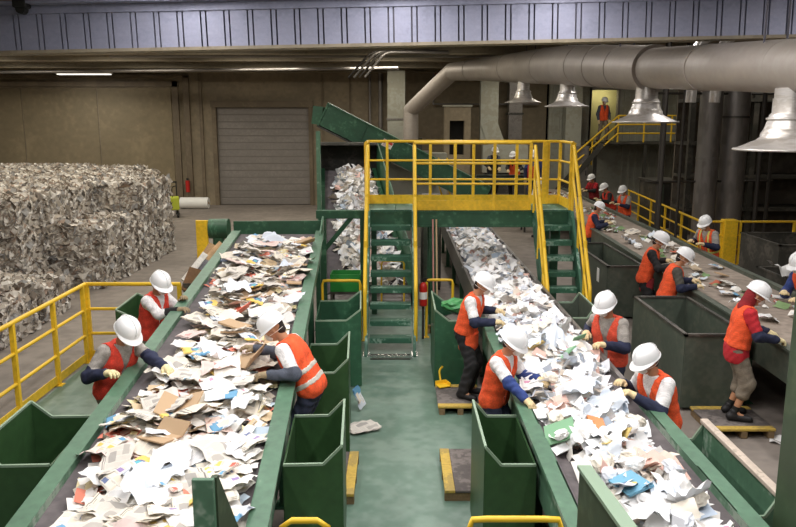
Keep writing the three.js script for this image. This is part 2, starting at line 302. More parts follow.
function conveyor(name, label, f, half, z0, z1, beltMat, railMat, opt = {}) {
  const t = thing(name, label, 'conveyor');
  part(t, 'belt', slab(f(-half, z0), f(half, z0), f(-half, z1), f(half, z1), 0.04), beltMat);
  part(t, 'return_belt', slab(...[f(-half, z0), f(half, z0), f(-half, z1), f(half, z1)].map(p => lift(p, -0.29)), 0.02), M.belt);
  for (const s of [-1, 1]) {
    const cuts = opt.cut ? [z0, s > 0 ? opt.cut : opt.cut - 3, z1] : [z0, z1]; let u;
    for (let i = cuts.length - 2; i >= 0; i--) {
      const m = i ? M.tank : railMat, rw = i ? 0.05 : opt.railW || 0.13; u = s * (half + rw / 2 - 0.01);
      part(t, 'side_rail', [beam(lift(f(u, cuts[i]), 0.05), lift(f(u, cuts[i + 1]), 0.05), rw, 0.03), beam(lift(f(u - s * rw * 0.46, cuts[i]), 0.02), lift(f(u - s * rw * 0.46, cuts[i + 1]), 0.02), 0.012, 0.09)], m);
      part(t, 'side_panel', beam(lift(f(u, cuts[i]), -0.16), lift(f(u, cuts[i + 1]), -0.16), 0.04, 0.38), m);
    }
    if (opt.cut) u = s * (half - 0.03);
    const n = Math.round((z0 - z1) / 2.2);
    if (!opt.noLegs) for (let i = 0; i <= n; i++) { const z = z0 - 0.3 + (z1 - z0 + 0.6) * i / n, p = f(u - s * 0.03, z); part(t, 'leg', [span(p[0] - 0.04, p[0] + 0.04, 0, p[1] - 0.3, z - 0.04, z + 0.04), span(p[0] - 0.08, p[0] + 0.08, 0, 0.015, z - 0.08, z + 0.08)], M.deepGreen); }
  }
  for (const z of [z0, z1]) { const a = f(-half, z), b = f(half, z); part(t, 'end_roller', bar(lift(a, -0.16), lift(b, -0.16), 0.13, 20), M.tank); }
  return t;
}
const conv1 = conveyor('sorting_conveyor', 'wide green framed sorting belt heaped with newspapers, climbing away beside the yellow railing', b1, 0.75, -4.25, -13.1, M.belt, M.frameGreen, { railW: 0.15 });
part(conv1, 'end_plate', [box(1.62, 0.26, 0.04, b1(0, -13.3)[0], b1(0, -13.3)[1] + 0.06, -13.3, 0, 0.0485)], M.deepGreen);
part(conv1, 'end_plate', plateX([[-13.3, 1.55], [-13.3, 1.95], [-12.75, 1.72], [-12.6, 1.5]], -1.34, 0.03), M.frameGreen);
const conv2 = conveyor('sorting_conveyor', 'sorting belt piled with white paper that runs under the crossover platform', b2, 0.525, -3.9, -21, M.belt, M.frameGreen, { railW: 0.13, cut: -6.6 });
const conv3 = conveyor('sorting_conveyor', 'dusty brown sorting belt with sparse litter under the exhaust hoods', b3, 0.675, -4.6, -29.5, M.beltBrown, M.greyGreen, { railW: 0.11 });
const conv4 = conveyor('feed_conveyor', 'steep feed belt carrying loose white paper up behind the left stair', b4, 0.85, -14.6, -20.2, M.belt, M.deepGreen, { railW: 0.1, noLegs: true });
part(conv4, 'side_post', span(-1.62, -1.54, 0, 3.42, -15.1, -15.0), M.frameGreen);
part(conv4, 'side_post', span(-2.18, -2.1, 0, 3.2, -20.3, -20.2), M.frameGreen);
part(conv4, 'side_wall', wallQuad([-1.58, 0, -14.6], [-2.12, 0, -20.3], [-2.12, 3.1, -20.3], [-1.58, 0.8, -14.6], 0.03), M.deepGreen);
part(conv4, 'side_wall', wallQuad([0.36, 0, -14.6], [-0.56, 0, -20.3], [-0.56, 3.1, -20.3], [0.36, 0.8, -14.6], 0.03), M.deepGreen);
part(conv4, 'head_box', [span(-2.15, -0.55, 3.0, 3.06, -21.0, -19.9), span(-2.15, -0.55, 0, 3.0, -21.05, -21.0), span(-2.17, -2.13, 1.9, 3.0, -21.0, -20.3), span(-0.57, -0.53, 1.9, 3.0, -21.0, -20.3)], M.darkSteel);
{ // green steel frame that carries the feed belt beside the platform
  const t = thing('support_frame', 'dark green post and beam frame with a diagonal brace beside the left stair', 'frame', [0, 0, -13.75]);
  part(t, 'post', span(-1.46, -1.33, 0, 1.86, -0.06, 0.06), M.deepGreen); part(t, 'post', span(-0.7, -0.6, 0, 1.86, -0.06, 0.06), M.deepGreen);
  part(t, 'beam', rbox(0.95, 0.15, 0.14, -1.03, 1.93, 0, 0.01), M.deepGreen); part(t, 'brace', beam([-1.38, 1.25, 0], [-0.85, 1.88, 0], 0.08, 0.08), M.deepGreen);
}
{ // green box conveyor rising to the upper left
  const t = thing('box_conveyor', 'green enclosed box conveyor slanting up behind the crossover platform', 'conveyor', [-2.12, 3.82, -21.9]);
  const a = Math.atan2(1.85, 3.0); const L = 5.2;
  const g = new THREE.Group(); t.rotation.z = -0.47;
  part(t, 'casing', [box(L, 0.62, 0.9, L / 2, 0, 0)], M.deepGreen);
  for (const x of [0.02, 1.25, 2.3, 3.5, 4.7]) part(t, 'flange', box(0.05, 0.68, 0.96, x, 0, 0), M.deepGreen);
  part(t, 'lid', box(L, 0.04, 1.0, L / 2, 0.33, 0), M.deepGreen);
  part(t, 'discharge_hood', [box(0.28, 0.5, 0.8, -0.12, -0.1, 0, 0, 0, 0.35)], M.deepGreen); part(t, 'lower_lip', box(1.2, 0.05, 0.9, 0.6, -0.36, 0), M.darkSteel);
  const cv = document.createElement('canvas'); cv.width = 128; cv.height = 96; const c = cv.getContext('2d'); c.fillStyle = '#e9e2d8'; c.fillRect(0, 0, 128, 96); c.fillStyle = '#c9413c'; c.fillRect(6, 6, 116, 36); c.fillStyle = '#a86a60'; for (let i = 0; i < 4; i++) c.fillRect(14, 50 + i * 11, 100 - i * 9, 5);
  const tx = new THREE.CanvasTexture(cv); tx.colorSpace = THREE.SRGBColorSpace;
  const s = part(t, 'warning_sign', new THREE.BoxGeometry(0.3, 0.2, 0.01), std({ map: tx, roughness: 0.6 }), 'small red and white warning sign'); s.position.set(2.0, 0.08, 0.456);
  const st = thing('box_conveyor_stand', 'pale steel stand under the green box conveyor', 'stand', [0, 0, -21.9]);
  part(st, 'post', span(-0.42, -0.3, 0, 2.55, 0.0, 0.12), M.wallGrey); part(st, 'post', span(1.0, 1.1, 0, 1.85, 0.0, 0.12), M.wallGrey); part(st, 'panel', plate([[-0.3, 0], [1.0, 0], [1.0, 1.85], [-0.3, 2.5]], 0.03), M.wallGrey);
}
// ---------------------------------------------------------------- bins along the belts
function bin(label, name, x, z, w, d, low, high, dir, mat, yaw = 0, opt = {}) {   // inner side at x, grows w in direction dir; tall wall on the outer side
  const t = thing(name, label, 'bin', [x, 0, z], yaw, opt.group), th = 0.014, k = dir;
  const flat = opt.flat === undefined ? 0.68 : opt.flat;
  const prof = [[0, 0.02], [k * w, 0.02], [k * w, high], [k * w * flat, low], [0, low]];
  for (const [n, s] of [['front_panel', 1], ['back_panel', -1]]) {
    const g = plate(prof, th); g.translate(0, 0, s * d / 2); const m = part(t, n, g, mat);
    const y = s * d / 2; part(m, 'rim', [beam([0, low, y], [k * w * flat, low, y], 0.02, 0.02), beam([k * w * flat, low, y], [k * w, high, y], 0.02, 0.02)], M.binEdge);
  }
  part(t, 'inner_panel', box(th, low - 0.02, d, 0, low / 2, 0), mat);
  const o = part(t, 'outer_panel', box(th, high - 0.02, d, k * w, high / 2 + 0.01, 0), mat);
  part(o, 'rim', beam([k * w, high, -d / 2], [k * w, high, d / 2], 0.02, 0.02), opt.rimMat || M.binEdge);
  part(t, 'bottom_panel', box(w, 0.02, d, k * w / 2, 0.03, 0), mat);
  return t;
}
const GB = 'dark green sorting bins along the belts', ya = 0.0485;
const e1 = z => b1(0.75 + 0.17, z)[0], e1l = z => b1(-0.75 - 0.17, z)[0];
bin('dark green notched steel bin beside the newspaper belt, in front of the silver-banded vest', 'sorting_bin', e1(-6) - 0.005, -6.0, 0.46, 1.0, 0.95, 1.1, 1, M.binGreen, ya, { group: GB });
bin('dark green notched bin beside the newspaper belt, behind the silver-banded vest', 'sorting_bin', e1(-8.22) + 0.0, -8.22, 0.47, 1.06, 0.95, 1.1, 1, M.binGreen, ya, { group: GB });
bin('dark green notched bin at the foot of the left stair', 'sorting_bin', e1(-10.42) + 0.0, -10.42, 0.61, 1.15, 0.95, 1.1, 1, M.deepGreen, ya, { group: GB });
bin('dark green notched bin on the green walkway inside the yellow railing', 'sorting_bin', e1l(-6) - 0.03, -6.0, 0.55, 1.0, 0.95, 1.1, -1, M.binGreen, ya, { group: GB });
bin('dark green bin near the corner of the yellow railing, behind the white-shirted worker', 'sorting_bin', e1l(-10.4) - 0.03, -10.4, 0.95, 1.0, 0.95, 1.1, -1, M.binGreen, ya, { group: GB });
bin('dark green notched bin beside the white paper belt, in front of the blue-sleeved worker', 'sorting_bin', 1.085, -6.0, 0.4, 1.0, 0.95, 1.1, -1, M.binGreen, 0, { group: GB });
bin('dark green bin holding a green bag, behind the worker with the orange pouch', 'sorting_bin', 1.085, -10.42, 0.58, 1.15, 0.95, 1.1, -1, M.deepGreen, 0, { group: GB });
bin('green bin with a broad pale top edge, across the belt beside the thick dark post', 'sorting_bin', 2.4, -5.55, 0.29, 1.32, 0.85, 1.0, 1, M.frameGreen, 0, { group: GB, rimMat: M.palePaint });
{ const t = scene.children[scene.children.length - 1]; part(t, 'wall_cap', rbox(0.07, 0.04, 1.36, 0.29, 1.02, 0, 0.01), M.palePaint); }
bin('dark steel bin behind the masked worker on the white paper belt', 'sorting_bin', 2.4, -10.45, 0.3, 0.9, 0.95, 1.1, 1, M.greyGreen, 0, { group: GB });
function bigBin(label, x0, x1, z0, z1, h, mat) {
  const t = thing('steel_hopper_bin', label, 'bin', [(x0 + x1) / 2, 0, (z0 + z1) / 2], 0, 'dark steel hopper bins'); const w = x1 - x0, d = z0 - z1, th = 0.02;
  for (const s of [-1, 1]) { part(t, 'side_panel', box(th, h - 0.05, d, s * w / 2, h / 2 + 0.025, 0), mat); part(t, 'end_panel', box(w, h - 0.05, th, 0, h / 2 + 0.025, s * d / 2), mat); }
  part(t, 'bottom_panel', box(w, 0.03, d, 0, 0.065, 0), mat);
  part(t, 'rim', [box(0.05, 0.03, d + 0.05, -w / 2, h, 0), box(0.05, 0.03, d + 0.05, w / 2, h, 0), box(w + 0.05, 0.03, 0.05, 0, h, -d / 2), box(w + 0.05, 0.03, 0.05, 0, h, d / 2)], M.darkSteel);
  for (const a of [-1, 1]) for (const b of [-1, 1]) part(t, 'foot', box(0.1, 0.05, 0.1, a * (w / 2 - 0.1), 0.025, b * (d / 2 - 0.1)), M.darkSteel);
  return t;
}
bigBin('dark grey-green steel hopper bin beside the worker in the red shirt', 3.58, 4.36, -9.0, -11.05, 1.0, M.greyGreen);
const bb2 = bigBin('dark steel hopper bin with white stickers beside the brown belt', 3.85, 4.5, -13.5, -16.2, 1.0, M.greyGreen);
for (const [z, y] of [[-0.35, 0.72], [0.75, 0.72]]) part(bb2, 'sticker', box(0.006, 0.26, 0.16, -0.338, y, z), M.white);
bigBin('black steel hopper bin behind the brown belt under the yellow post', 8.05, 9.6, -15.6, -17.4, 1.05, M.darkSteel);
bigBin('black steel hopper bin with a white sheet poking out, right of the brown belt', 6.95, 8.4, -12.4, -14.2, 0.85, M.darkSteel);
// ---------------------------------------------------------------- steel plates and post close to the photographer's side
{
  const t = thing('divider_plate', 'green steel divider plate with a pale thick edge beside the newspaper belt', 'steel plate', [-0.76, 0, 0]);
  part(t, 'plate', plateX([[-3.46, 0], [-4.2, 0], [-4.2, 0.95], [-3.887, 1.352], [-3.49, 1.866], [-3.46, 1.866]], -0.155, 0.03), M.plateDark);
  part(t, 'edge_cap', rbox(0.11, 1.866, 0.03, -0.205, 0.933, -3.45, 0.006), M.frameGreen);
  const u = thing('divider_plate', 'green steel divider plate with a pale thick edge beside the white paper belt', 'steel plate', [0.95, 0, 0]);
  part(u, 'plate', plateX([[-2.0, 0], [-3.6, 0], [-3.6, 1.84], [-2.0, 2.03]], 0, 0.03), M.plateDark);
  part(u, 'edge_cap', beam([0.01, 1.85, -3.61], [0.01, 2.04, -2.0], 0.07, 0.02), M.binEdge);
  const p = thing('steel_post', 'thick dark green steel post with a rusty brown foot beside the pale-edged bin', 'post', [2.72, 0, -4.35]);
  part(p, 'shaft', rbox(0.56, 6.05, 0.3, 0, 3.02, 0, 0.015), std({ map: worn('#32452a', '#414e34', 0.45, 0.5, 41), roughness: 0.5 }));
  part(p, 'base_plate', rbox(0.62, 0.03, 0.36, 0, 0.015, 0, 0.01), M.darkSteel);
  part(p, 'scuff_guard', [rbox(0.6, 0.5, 0.32, -0.01, 0.53, 0, 0.01)], std({ map: worn('#7a5a3e', '#59432f', 0.5, 1.5, 42), roughness: 0.8 }), 'rusty brown guard');
  const bj = thing('junction_box', 'small white junction box fixed to the dark steel post', 'box', [2.42, 0.92, -4.35]); part(bj, 'case', rbox(0.03, 0.1, 0.08, 0, 0, 0, 0.008), M.white); part(bj, 'cable', pipe([[0, -0.05, 0], [0.0, -0.25, 0.01], [0.0, -0.5, 0.0]], 0.008, 0.05, 6), M.black);
}
function hoop(label, x0, x1, z, h, r = 0.024) {
  const t = thing('guard_hoop', label, 'guard rail', [0, 0, z], 0, 'yellow guard hoops');
  part(t, 'hoop', pipe([[x0, 0, 0], [x0, h, 0], [x1, h, 0], [x1, 0, 0]], r, 0.05, 10), M.yellow);
  for (const x of [x0, x1]) part(t, 'foot_plate', box(0.1, 0.012, 0.1, x, 0.006, 0), M.yellow);
}
hoop('yellow pipe guard hoop in front of the bin beside the newspaper belt', -0.69, -0.42, -4.1, 1.27, 0.02);
hoop('wide yellow pipe guard hoop in front of the bin beside the white paper belt', 0.42, 0.98, -4.1, 1.28, 0.02);
hoop('yellow pipe guard hoop beside the left foot of the left stair', -1.25, -0.62, -12.1, 1.03);
hoop('thin yellow pipe hoop seen through the treads of the left stair', -0.32, 0.12, -14.3, 0.95, 0.018);
{ const t = thing('motor_cabinet', 'dark steel motor cabinet under the crossover platform', 'cabinet', [0.72, 0, -16.3]); part(t, 'body', rbox(0.42, 2.0, 0.7, 0, 1.05, 0, 0.02), M.darkSteel); part(t, 'door', rbox(0.34, 1.7, 0.02, 0, 1.1, 0.36, 0.01), M.greyGreen); part(t, 'plinth', box(0.4, 0.06, 0.66, 0, 0.03, 0), M.black); part(t, 'handle', box(0.02, 0.14, 0.03, 0.12, 1.1, 0.38), M.chrome); }
hoop('yellow pipe guard hoop right of the left stair, next to the fire extinguisher', 0.48, 0.92, -12.3, 1.0);
// ---------------------------------------------------------------- crossover platform and its stairs
{
  const t = thing('crossover_platform', 'green crossover platform with yellow guard rails above the white paper belt', 'platform');
  const x0 = -0.55, x1 = 3.0, zf = -12.98, zb = -14.0;
  for (let i = 0; i < 7; i++) part(t, 'deck_plate', rbox((x1 - x0) / 7 - 0.006, 0.03, zf - zb, x0 + (i + 0.5) * (x1 - x0) / 7, 2.085, (zf + zb) / 2, 0.004), M.stairGreen);
  part(t, 'beam', [span(x0, x1, 1.8, 2.07, zf - 0.02, zf), span(x0, x1, 1.8, 1.82, zf - 0.1, zf + 0.02), span(x0, x1, 2.05, 2.07, zf - 0.1, zf + 0.02)], M.deepGreen);
  part(t, 'beam', [span(x0, x1, 1.8, 2.07, zb, zb + 0.02), span(x0, x1, 1.8, 1.82, zb, zb + 0.1)], M.deepGreen);
  for (const x of [0.62, 2.75]) for (const z of [zf - 0.1, zb + 0.1]) part(t, 'leg', [span(x - 0.07, x + 0.07, 0, 1.82, z - 0.06, z + 0.06), span(x - 0.12, x + 0.12, 0, 0.02, z - 0.1, z + 0.1)], M.deepGreen);
  part(t, 'leg', span(-0.5, -0.4, 0, 1.82, zb + 0.05, zb + 0.15), M.deepGreen);
  const kick = (a, b) => part(t, 'kick_plate', beam(a, b, 0.012, 0.17), M.yellow);
  kick([0.28, 2.18, zf + 0.01], [2.3, 2.18, zf + 0.01]); kick([x0, 2.18, zb], [x1, 2.18, zb]); kick([x0, 2.18, zf], [x0, 2.18, zb]); kick([x1, 2.18, zf], [x1, 2.18, zb]);
  const T = 3.25, post = (x, z, w = 0.05) => part(t, 'rail_post', box(w, T - 2.1, 0.05, x, (T + 2.1) / 2, z), M.yellow);
  for (const x of [0.28, 0.98, 1.66, 2.28]) post(x, zf);
  for (const x of [x0, -0.2, 0.6, 1.4, 2.2, 2.78, x1]) post(x, zb);
  post(x0, zf, 0.06); post(x1, zf, 0.09); post(2.72, zb + 0.02, 0.09);
  for (const y of [2.55, 2.9, T]) {
    const r = y === T ? 0.026 : 0.02, n = y === T ? 'top_rail' : 'mid_rail';
    part(t, n, bar([0.28, y, zf], [2.28, y, zf], r), M.yellow);
    part(t, n, [bar([x0, y, zf], [x0, y, zb], r), bar([x0, y, zb], [x1, y, zb], r), bar([x1, y, zb], [x1, y, zf], r)], M.yellow);
  }
}
function accessStair(label, x0, x1) {
  const t = thing('access_stair', label, 'stair', [0, 0, 0], 0, 'steep green stairs of the crossover platform');
  const rise = 0.2333, run = 0.17, z0 = -12.95;
  const at = i => [2.1 - rise * i, z0 + run * i];
  for (let i = 1; i <= 8; i++) { const [y, z] = at(i); part(t, 'tread', [rbox(x1 - x0 - 0.09, 0.035, 0.22, (x0 + x1) / 2, y - 0.018, z + 0.02, 0.006), box(x1 - x0 - 0.09, 0.07, 0.012, (x0 + x1) / 2, y - 0.05, z + 0.125)], M.stairGreen); }
  for (const x of [x0, x1]) {
    part(t, 'stringer', plateX([[z0 - 0.02, 2.1], [z0 + 0.2, 2.1], [z0 + 9 * run + 0.22, 0.03], [z0 + 9 * run + 0.22, 0], [z0 + 9 * run - 0.05, 0], [z0 - 0.02, 1.86]], x, 0.045), M.stairGreen);
    const sgn = x === x0 ? -1 : 1, xr = x + sgn * 0.02;
    part(t, 'handrail', pipe([[xr, 3.2, z0 + 0.03], [xr, 3.15, z0 + 0.08], [xr, 1.02, z0 + 8.9 * run], [xr, 0.2, z0 + 9.0 * run]], 0.03, 0.05, 10), M.yellow);
    part(t, 'mid_rail', bar([xr, 2.68, z0 + 0.06], [xr, 0.62, z0 + 8.95 * run], 0.022), M.yellow);
    for (const k of [0.15, 3.2, 6.2]) part(t, 'rail_post', bar([xr, 2.1 - rise * k, z0 + run * k + 0.06], [xr, 3.18 - rise * k, z0 + run * k + 0.06], 0.024), M.yellow);
    part(t, 'foot_plate', box(0.1, 0.02, 0.24, x, 0.01, z0 + 9 * run + 0.09), M.chrome);
  }
  return t;
}
const st1 = accessStair('steep green stair with yellow handrails rising from the green aisle', -0.5, 0.26);
accessStair('steep green stair with yellow handrails standing behind the white paper belt', 2.36, 2.98);
{
  const t = thing('floor_grate', 'striped metal foot grate at the bottom of the left stair', 'grate', [-0.12, 0, -11.18]);
  part(t, 'frame', [box(0.62, 0.02, 0.02, 0, 0.016, 0.11), box(0.62, 0.02, 0.02, 0, 0.016, -0.11)], M.darkSteel); for (let i = 0; i < 9; i++) part(t, 'bar', box(0.02, 0.02, 0.24, -0.28 + i * 0.07, 0.018, 0, 0, 0.5), M.chrome);
}
{ const t = thing('fire_extinguisher', 'red fire extinguisher hung beside the right handrail of the left stair', 'extinguisher', [0.42, 0.6, -12.12]);
  part(t, 'cylinder', new THREE.LatheGeometry([[0, 0], [0.06, 0], [0.065, 0.02], [0.065, 0.32], [0.05, 0.37], [0.02, 0.4], [0, 0.4]].map(p => new THREE.Vector2(...p)), 20), M.red); part(t, 'label_band', bar([0, 0.12, 0], [0, 0.24, 0], 0.0665, 20), M.white); part(t, 'valve', [rbox(0.03, 0.06, 0.03, 0, 0.43, 0, 0.005), box(0.1, 0.015, 0.02, 0.03, 0.46, 0)], M.black); part(t, 'hose', pipe([[0.02, 0.43, 0], [0.1, 0.4, 0], [0.09, 0.15, 0.01]], 0.01, 0.04, 6), M.black); part(t, 'bracket', [box(0.05, 0.3, 0.02, 0, 0.2, -0.075), box(0.04, 0.7, 0.03, 0, -0.25, -0.085)], M.pipeDark); }
for (const [i, x] of [[0, 0.62], [1, 0.68]]) { const t = thing('broom', i ? 'push broom with a pale wooden handle leaning on the platform leg' : 'broom with a thin pink handle leaning on the platform leg', 'broom', [0, 0, 0], 0, 'brooms leaning beside the white paper belt'); part(t, 'handle', bar([x, 0.12, -12.55], [x - 0.02, 1.95, -12.85], 0.015, 8), std({ color: i ? '#cbb08a' : '#c98f86', roughness: 0.6 })); part(t, 'head', rbox(0.28, 0.06, 0.07, x, 0.12, -12.55, 0.01), M.wood); part(t, 'bristles', box(0.27, 0.09, 0.06, x, 0.045, -12.55), M.cardboard); }
// ---------------------------------------------------------------- railings
function railing(label, pts, h, step, kick, group) {
  const t = thing('guard_railing', label, 'railing', [0, 0, 0], 0, group);
  for (let i = 0; i < pts.length - 1; i++) {
    const A = V(pts[i][0], 0, pts[i][1]), B = V(pts[i + 1][0], 0, pts[i + 1][1]), L = A.distanceTo(B), n = Math.max(1, Math.round(L / step));
    for (let k = 0; k <= n; k++) { const p = A.clone().lerp(B, Math.min(0.985, Math.max(0.015, k / n))); part(t, 'post', box(0.055, h, 0.055, p.x, h / 2, p.z), M.yellow); part(t, 'base_plate', box(0.12, 0.012, 0.12, p.x, 0.012, p.z), M.yellow); }
    for (const [y, nm, r] of [[h, 'top_rail', 0.03], [h * 0.68, 'mid_rail', 0.024], [h * 0.36, 'mid_rail', 0.024]]) part(t, nm, bar([A.x, y, A.z], [B.x, y, B.z], r), M.yellow);
    if (kick) part(t, 'kick_plate', beam([A.x, 0.1, A.z], [B.x, 0.1, B.z], 0.012, 0.12), M.yellow);
  }
}
railing('yellow pipe railing around the green walkway in front of the paper bales', [[-4.62, -3.2], [-4.72, -11.05], [-3.28, -11.05]], 1.2, 1.05, true);
railing('yellow pipe railing behind the brown belt beside the steel columns', [[8.6, -28], [7.75, -19.0], [8.3, -19.0]], 1.1, 2.0, false);
railing('yellow pipe railing beyond the thick yellow post at the dark hoppers', [[8.68, -19.0], [13, -19.0]], 1.1, 1.6, false);
{ const t = thing('yellow_post', 'thick square yellow steel post at the corner of the rear railing', 'post', [8.48, 0, -19.05]); part(t, 'shaft', rbox(0.34, 1.15, 0.3, 0, 0.58, 0, 0.02), M.yellow); part(t, 'base_plate', box(0.42, 0.02, 0.38, 0, 0.01, 0), M.yellow); }
// ---------------------------------------------------------------- floor mats on pallets
function standPallet(label, x, z, w, d, turn = 0) {
  const t = thing('standing_pallet', label, 'pallet', [x, 0.006, z], turn, 'wooden standing platforms');
  for (const k of [-1, 0, 1]) part(t, 'stringer', box(0.07, 0.08, d, k * (w / 2 - 0.05), 0.04, 0), M.wood);
  part(t, 'mat', rbox(w, 0.025, d - 0.2, 0, 0.1, 0, 0.008), M.rubberMat);
  part(t, 'yellow_edge_board', rbox(w, 0.03, 0.1, 0, 0.1, d / 2 - 0.05, 0.005), M.matYellow); part(t, 'yellow_edge_board', rbox(w, 0.03, 0.1, 0, 0.1, -d / 2 + 0.05, 0.005), M.matYellow);
}
standPallet('yellow-edged standing pallet between the bins of the newspaper belt', -0.7, -7.08, 0.95, 0.56, Math.PI / 2);
standPallet('yellow-edged standing pallet behind the bin with the blue-sleeved worker', 0.76, -7.15, 0.95, 0.62, -Math.PI / 2);
standPallet('yellow-edged standing pallet under the worker with the orange pouch', 0.78, -9.25, 0.56, 0.8);
standPallet('yellow-edged standing pallet under the worker in the red shirt', 4.0, -8.5, 0.72, 0.72);
{ const t = thing('dustpan', 'small yellow dustpan leaning on the bin behind the standing pallet', 'dustpan', [0.6, 0.13, -9.55], 0.4); part(t, 'pan', [box(0.16, 0.01, 0.14, 0, 0.01, 0), box(0.16, 0.06, 0.01, 0, 0.03, -0.07), box(0.01, 0.05, 0.14, 0.08, 0.03, 0)], M.yellow); part(t, 'handle', pipe([[0, 0.05, -0.07], [0, 0.18, -0.12], [0.04, 0.24, -0.1]], 0.014, 0.04, 6), M.yellow); }

// ---------------------------------------------------------------- people
function surfaceNets(f, lo, hi, h) {                             // mesh of the zero level of f inside a box
  const nx = Math.ceil((hi[0] - lo[0]) / h) + 1, ny = Math.ceil((hi[1] - lo[1]) / h) + 1, nz = Math.ceil((hi[2] - lo[2]) / h) + 1;
  const v = new Float32Array(nx * ny * nz); let q = 0;
  for (let k = 0; k < nz; k++) for (let j = 0; j < ny; j++) for (let i = 0; i < nx; i++) v[q++] = f(lo[0] + i * h, lo[1] + j * h, lo[2] + k * h);
  const id = new Int32Array(nx * ny * nz).fill(-1), pos = [], idx = [], sx = 1, sy = nx, sz = nx * ny;
  const E = [[0, 1], [2, 3], [4, 5], [6, 7], [0, 2], [1, 3], [4, 6], [5, 7], [0, 4], [1, 5], [2, 6], [3, 7]];
  for (let k = 0; k < nz - 1; k++) for (let j = 0; j < ny - 1; j++) for (let i = 0; i < nx - 1; i++) {
    const b = i + j * sy + k * sz, c = [v[b], v[b + sx], v[b + sy], v[b + sx + sy], v[b + sz], v[b + sx + sz], v[b + sy + sz], v[b + sx + sy + sz]];
    let m = 0; for (let n = 0; n < 8; n++) if (c[n] < 0) m |= 1 << n;
    if (m === 0 || m === 255) continue;
    let x = 0, y = 0, z = 0, cnt = 0;
    for (const [a, d] of E) { if ((c[a] < 0) === (c[d] < 0)) continue; const t = c[a] / (c[a] - c[d]); x += (a & 1) + t * ((d & 1) - (a & 1)); y += ((a >> 1) & 1) + t * (((d >> 1) & 1) - ((a >> 1) & 1)); z += (a >> 2) + t * ((d >> 2) - (a >> 2)); cnt++; }
    id[b] = pos.length / 3; pos.push(lo[0] + (i + x / cnt) * h, lo[1] + (j + y / cnt) * h, lo[2] + (k + z / cnt) * h);
  }
  const quad = (a, b, c, d, flip) => { if (a < 0 || b < 0 || c < 0 || d < 0) return; if (flip) idx.push(a, c, b, a, d, c); else idx.push(a, b, c, a, c, d); };
  for (let k = 1; k < nz - 1; k++) for (let j = 1; j < ny - 1; j++) for (let i = 1; i < nx - 1; i++) {
    const b = i + j * sy + k * sz, s = v[b] < 0;
    if (s !== (v[b + sx] < 0)) quad(id[b - sy - sz], id[b - sz], id[b], id[b - sy], !s);
    if (s !== (v[b + sy] < 0)) quad(id[b - sx - sz], id[b - sx], id[b], id[b - sz], !s);
    if (s !== (v[b + sz] < 0)) quad(id[b - sx - sy], id[b - sy], id[b], id[b - sx], !s);
  }
  const g = new THREE.BufferGeometry(), nr = new Float32Array(pos.length), e = h * 0.5;
  for (let i = 0; i < pos.length; i += 3) {
    const x = pos[i], y = pos[i + 1], z = pos[i + 2];
    let a = f(x + e, y, z) - f(x - e, y, z), b = f(x, y + e, z) - f(x, y - e, z), c = f(x, y, z + e) - f(x, y, z - e); const l = Math.hypot(a, b, c) || 1;
    nr[i] = a / l; nr[i + 1] = b / l; nr[i + 2] = c / l;
  }
  g.setAttribute('position', new THREE.Float32BufferAttribute(pos, 3)); g.setAttribute('normal', new THREE.BufferAttribute(nr, 3));
  const uv = new Float32Array(pos.length / 3 * 2); for (let i = 0; i < pos.length / 3; i++) { uv[2 * i] = pos[3 * i] + pos[3 * i + 2]; uv[2 * i + 1] = pos[3 * i + 1]; }
  g.setAttribute('uv', new THREE.BufferAttribute(uv, 2)); g.setIndex(idx); return g;
}
// a bone: [ax,ay,az, bx,by,bz, ra, rb]
const bone = (a, b, ra, rb) => [a.x, a.y, a.z, b.x, b.y, b.z, ra, rb];
function field(bones, k, grow = 0) {
  return (x, y, z) => {
    let d = 1e3;
    for (const b of bones) {
      const bx = b[3] - b[0], by = b[4] - b[1], bz = b[5] - b[2], px = x - b[0], py = y - b[1], pz = z - b[2];
      let t = (px * bx + py * by + pz * bz) / (bx * bx + by * by + bz * bz + 1e-9); t = t < 0 ? 0 : t > 1 ? 1 : t;
      const e = Math.hypot(px - t * bx, py - t * by, pz - t * bz) - b[6] - t * (b[7] - b[6]);
      if (d > 900) d = e; else { const hh = Math.max(k - Math.abs(d - e), 0) / k; d = Math.min(d, e) - hh * hh * k * 0.25; }
    }
    return d - grow;
  };
}
function boundsOf(bones, m) {
  const lo = [9, 9, 9], hi = [-9, -9, -9];
  for (const b of bones) for (let i = 0; i < 3; i++) { const r = Math.max(b[6], b[7]) + m; lo[i] = Math.min(lo[i], b[i] - r, b[i + 3] - r); hi[i] = Math.max(hi[i], b[i] + r, b[i + 3] + r); }
  return [lo, hi];
}
const wr = (x, y, z, a) => a * (Math.sin(x * 31 + y * 23 + Math.sin(z * 27) * 1.5) * Math.sin(y * 37 - z * 29 + x * 11));   // cloth folds
const fabric = (hex, s, o = {}) => std({ map: worn(hex, hex, 0.4, 3.5, s, 0.12), roughness: 0.9, ...o });
const skinM = std({ color: '#b98562', roughness: 0.6 }), hairM = std({ color: '#241a14', roughness: 0.75 }), eyeM = std({ color: '#1c1512', roughness: 0.25 });
const hatM = std({ color: '#efefee', roughness: 0.35 }), maskM = std({ color: '#e6dcd2', roughness: 0.8 });
const gloveM = fabric('#d8c296', 51), gloveDark = fabric('#9a8768', 52), gloveW = fabric('#e8d9a8', 53), shoeM = std({ color: '#1d1b1c', roughness: 0.6 });
const stripM = std({ color: '#cfcabd', roughness: 0.35, metalness: 0.15 }), stripY = std({ color: '#d9d46a', roughness: 0.5 });
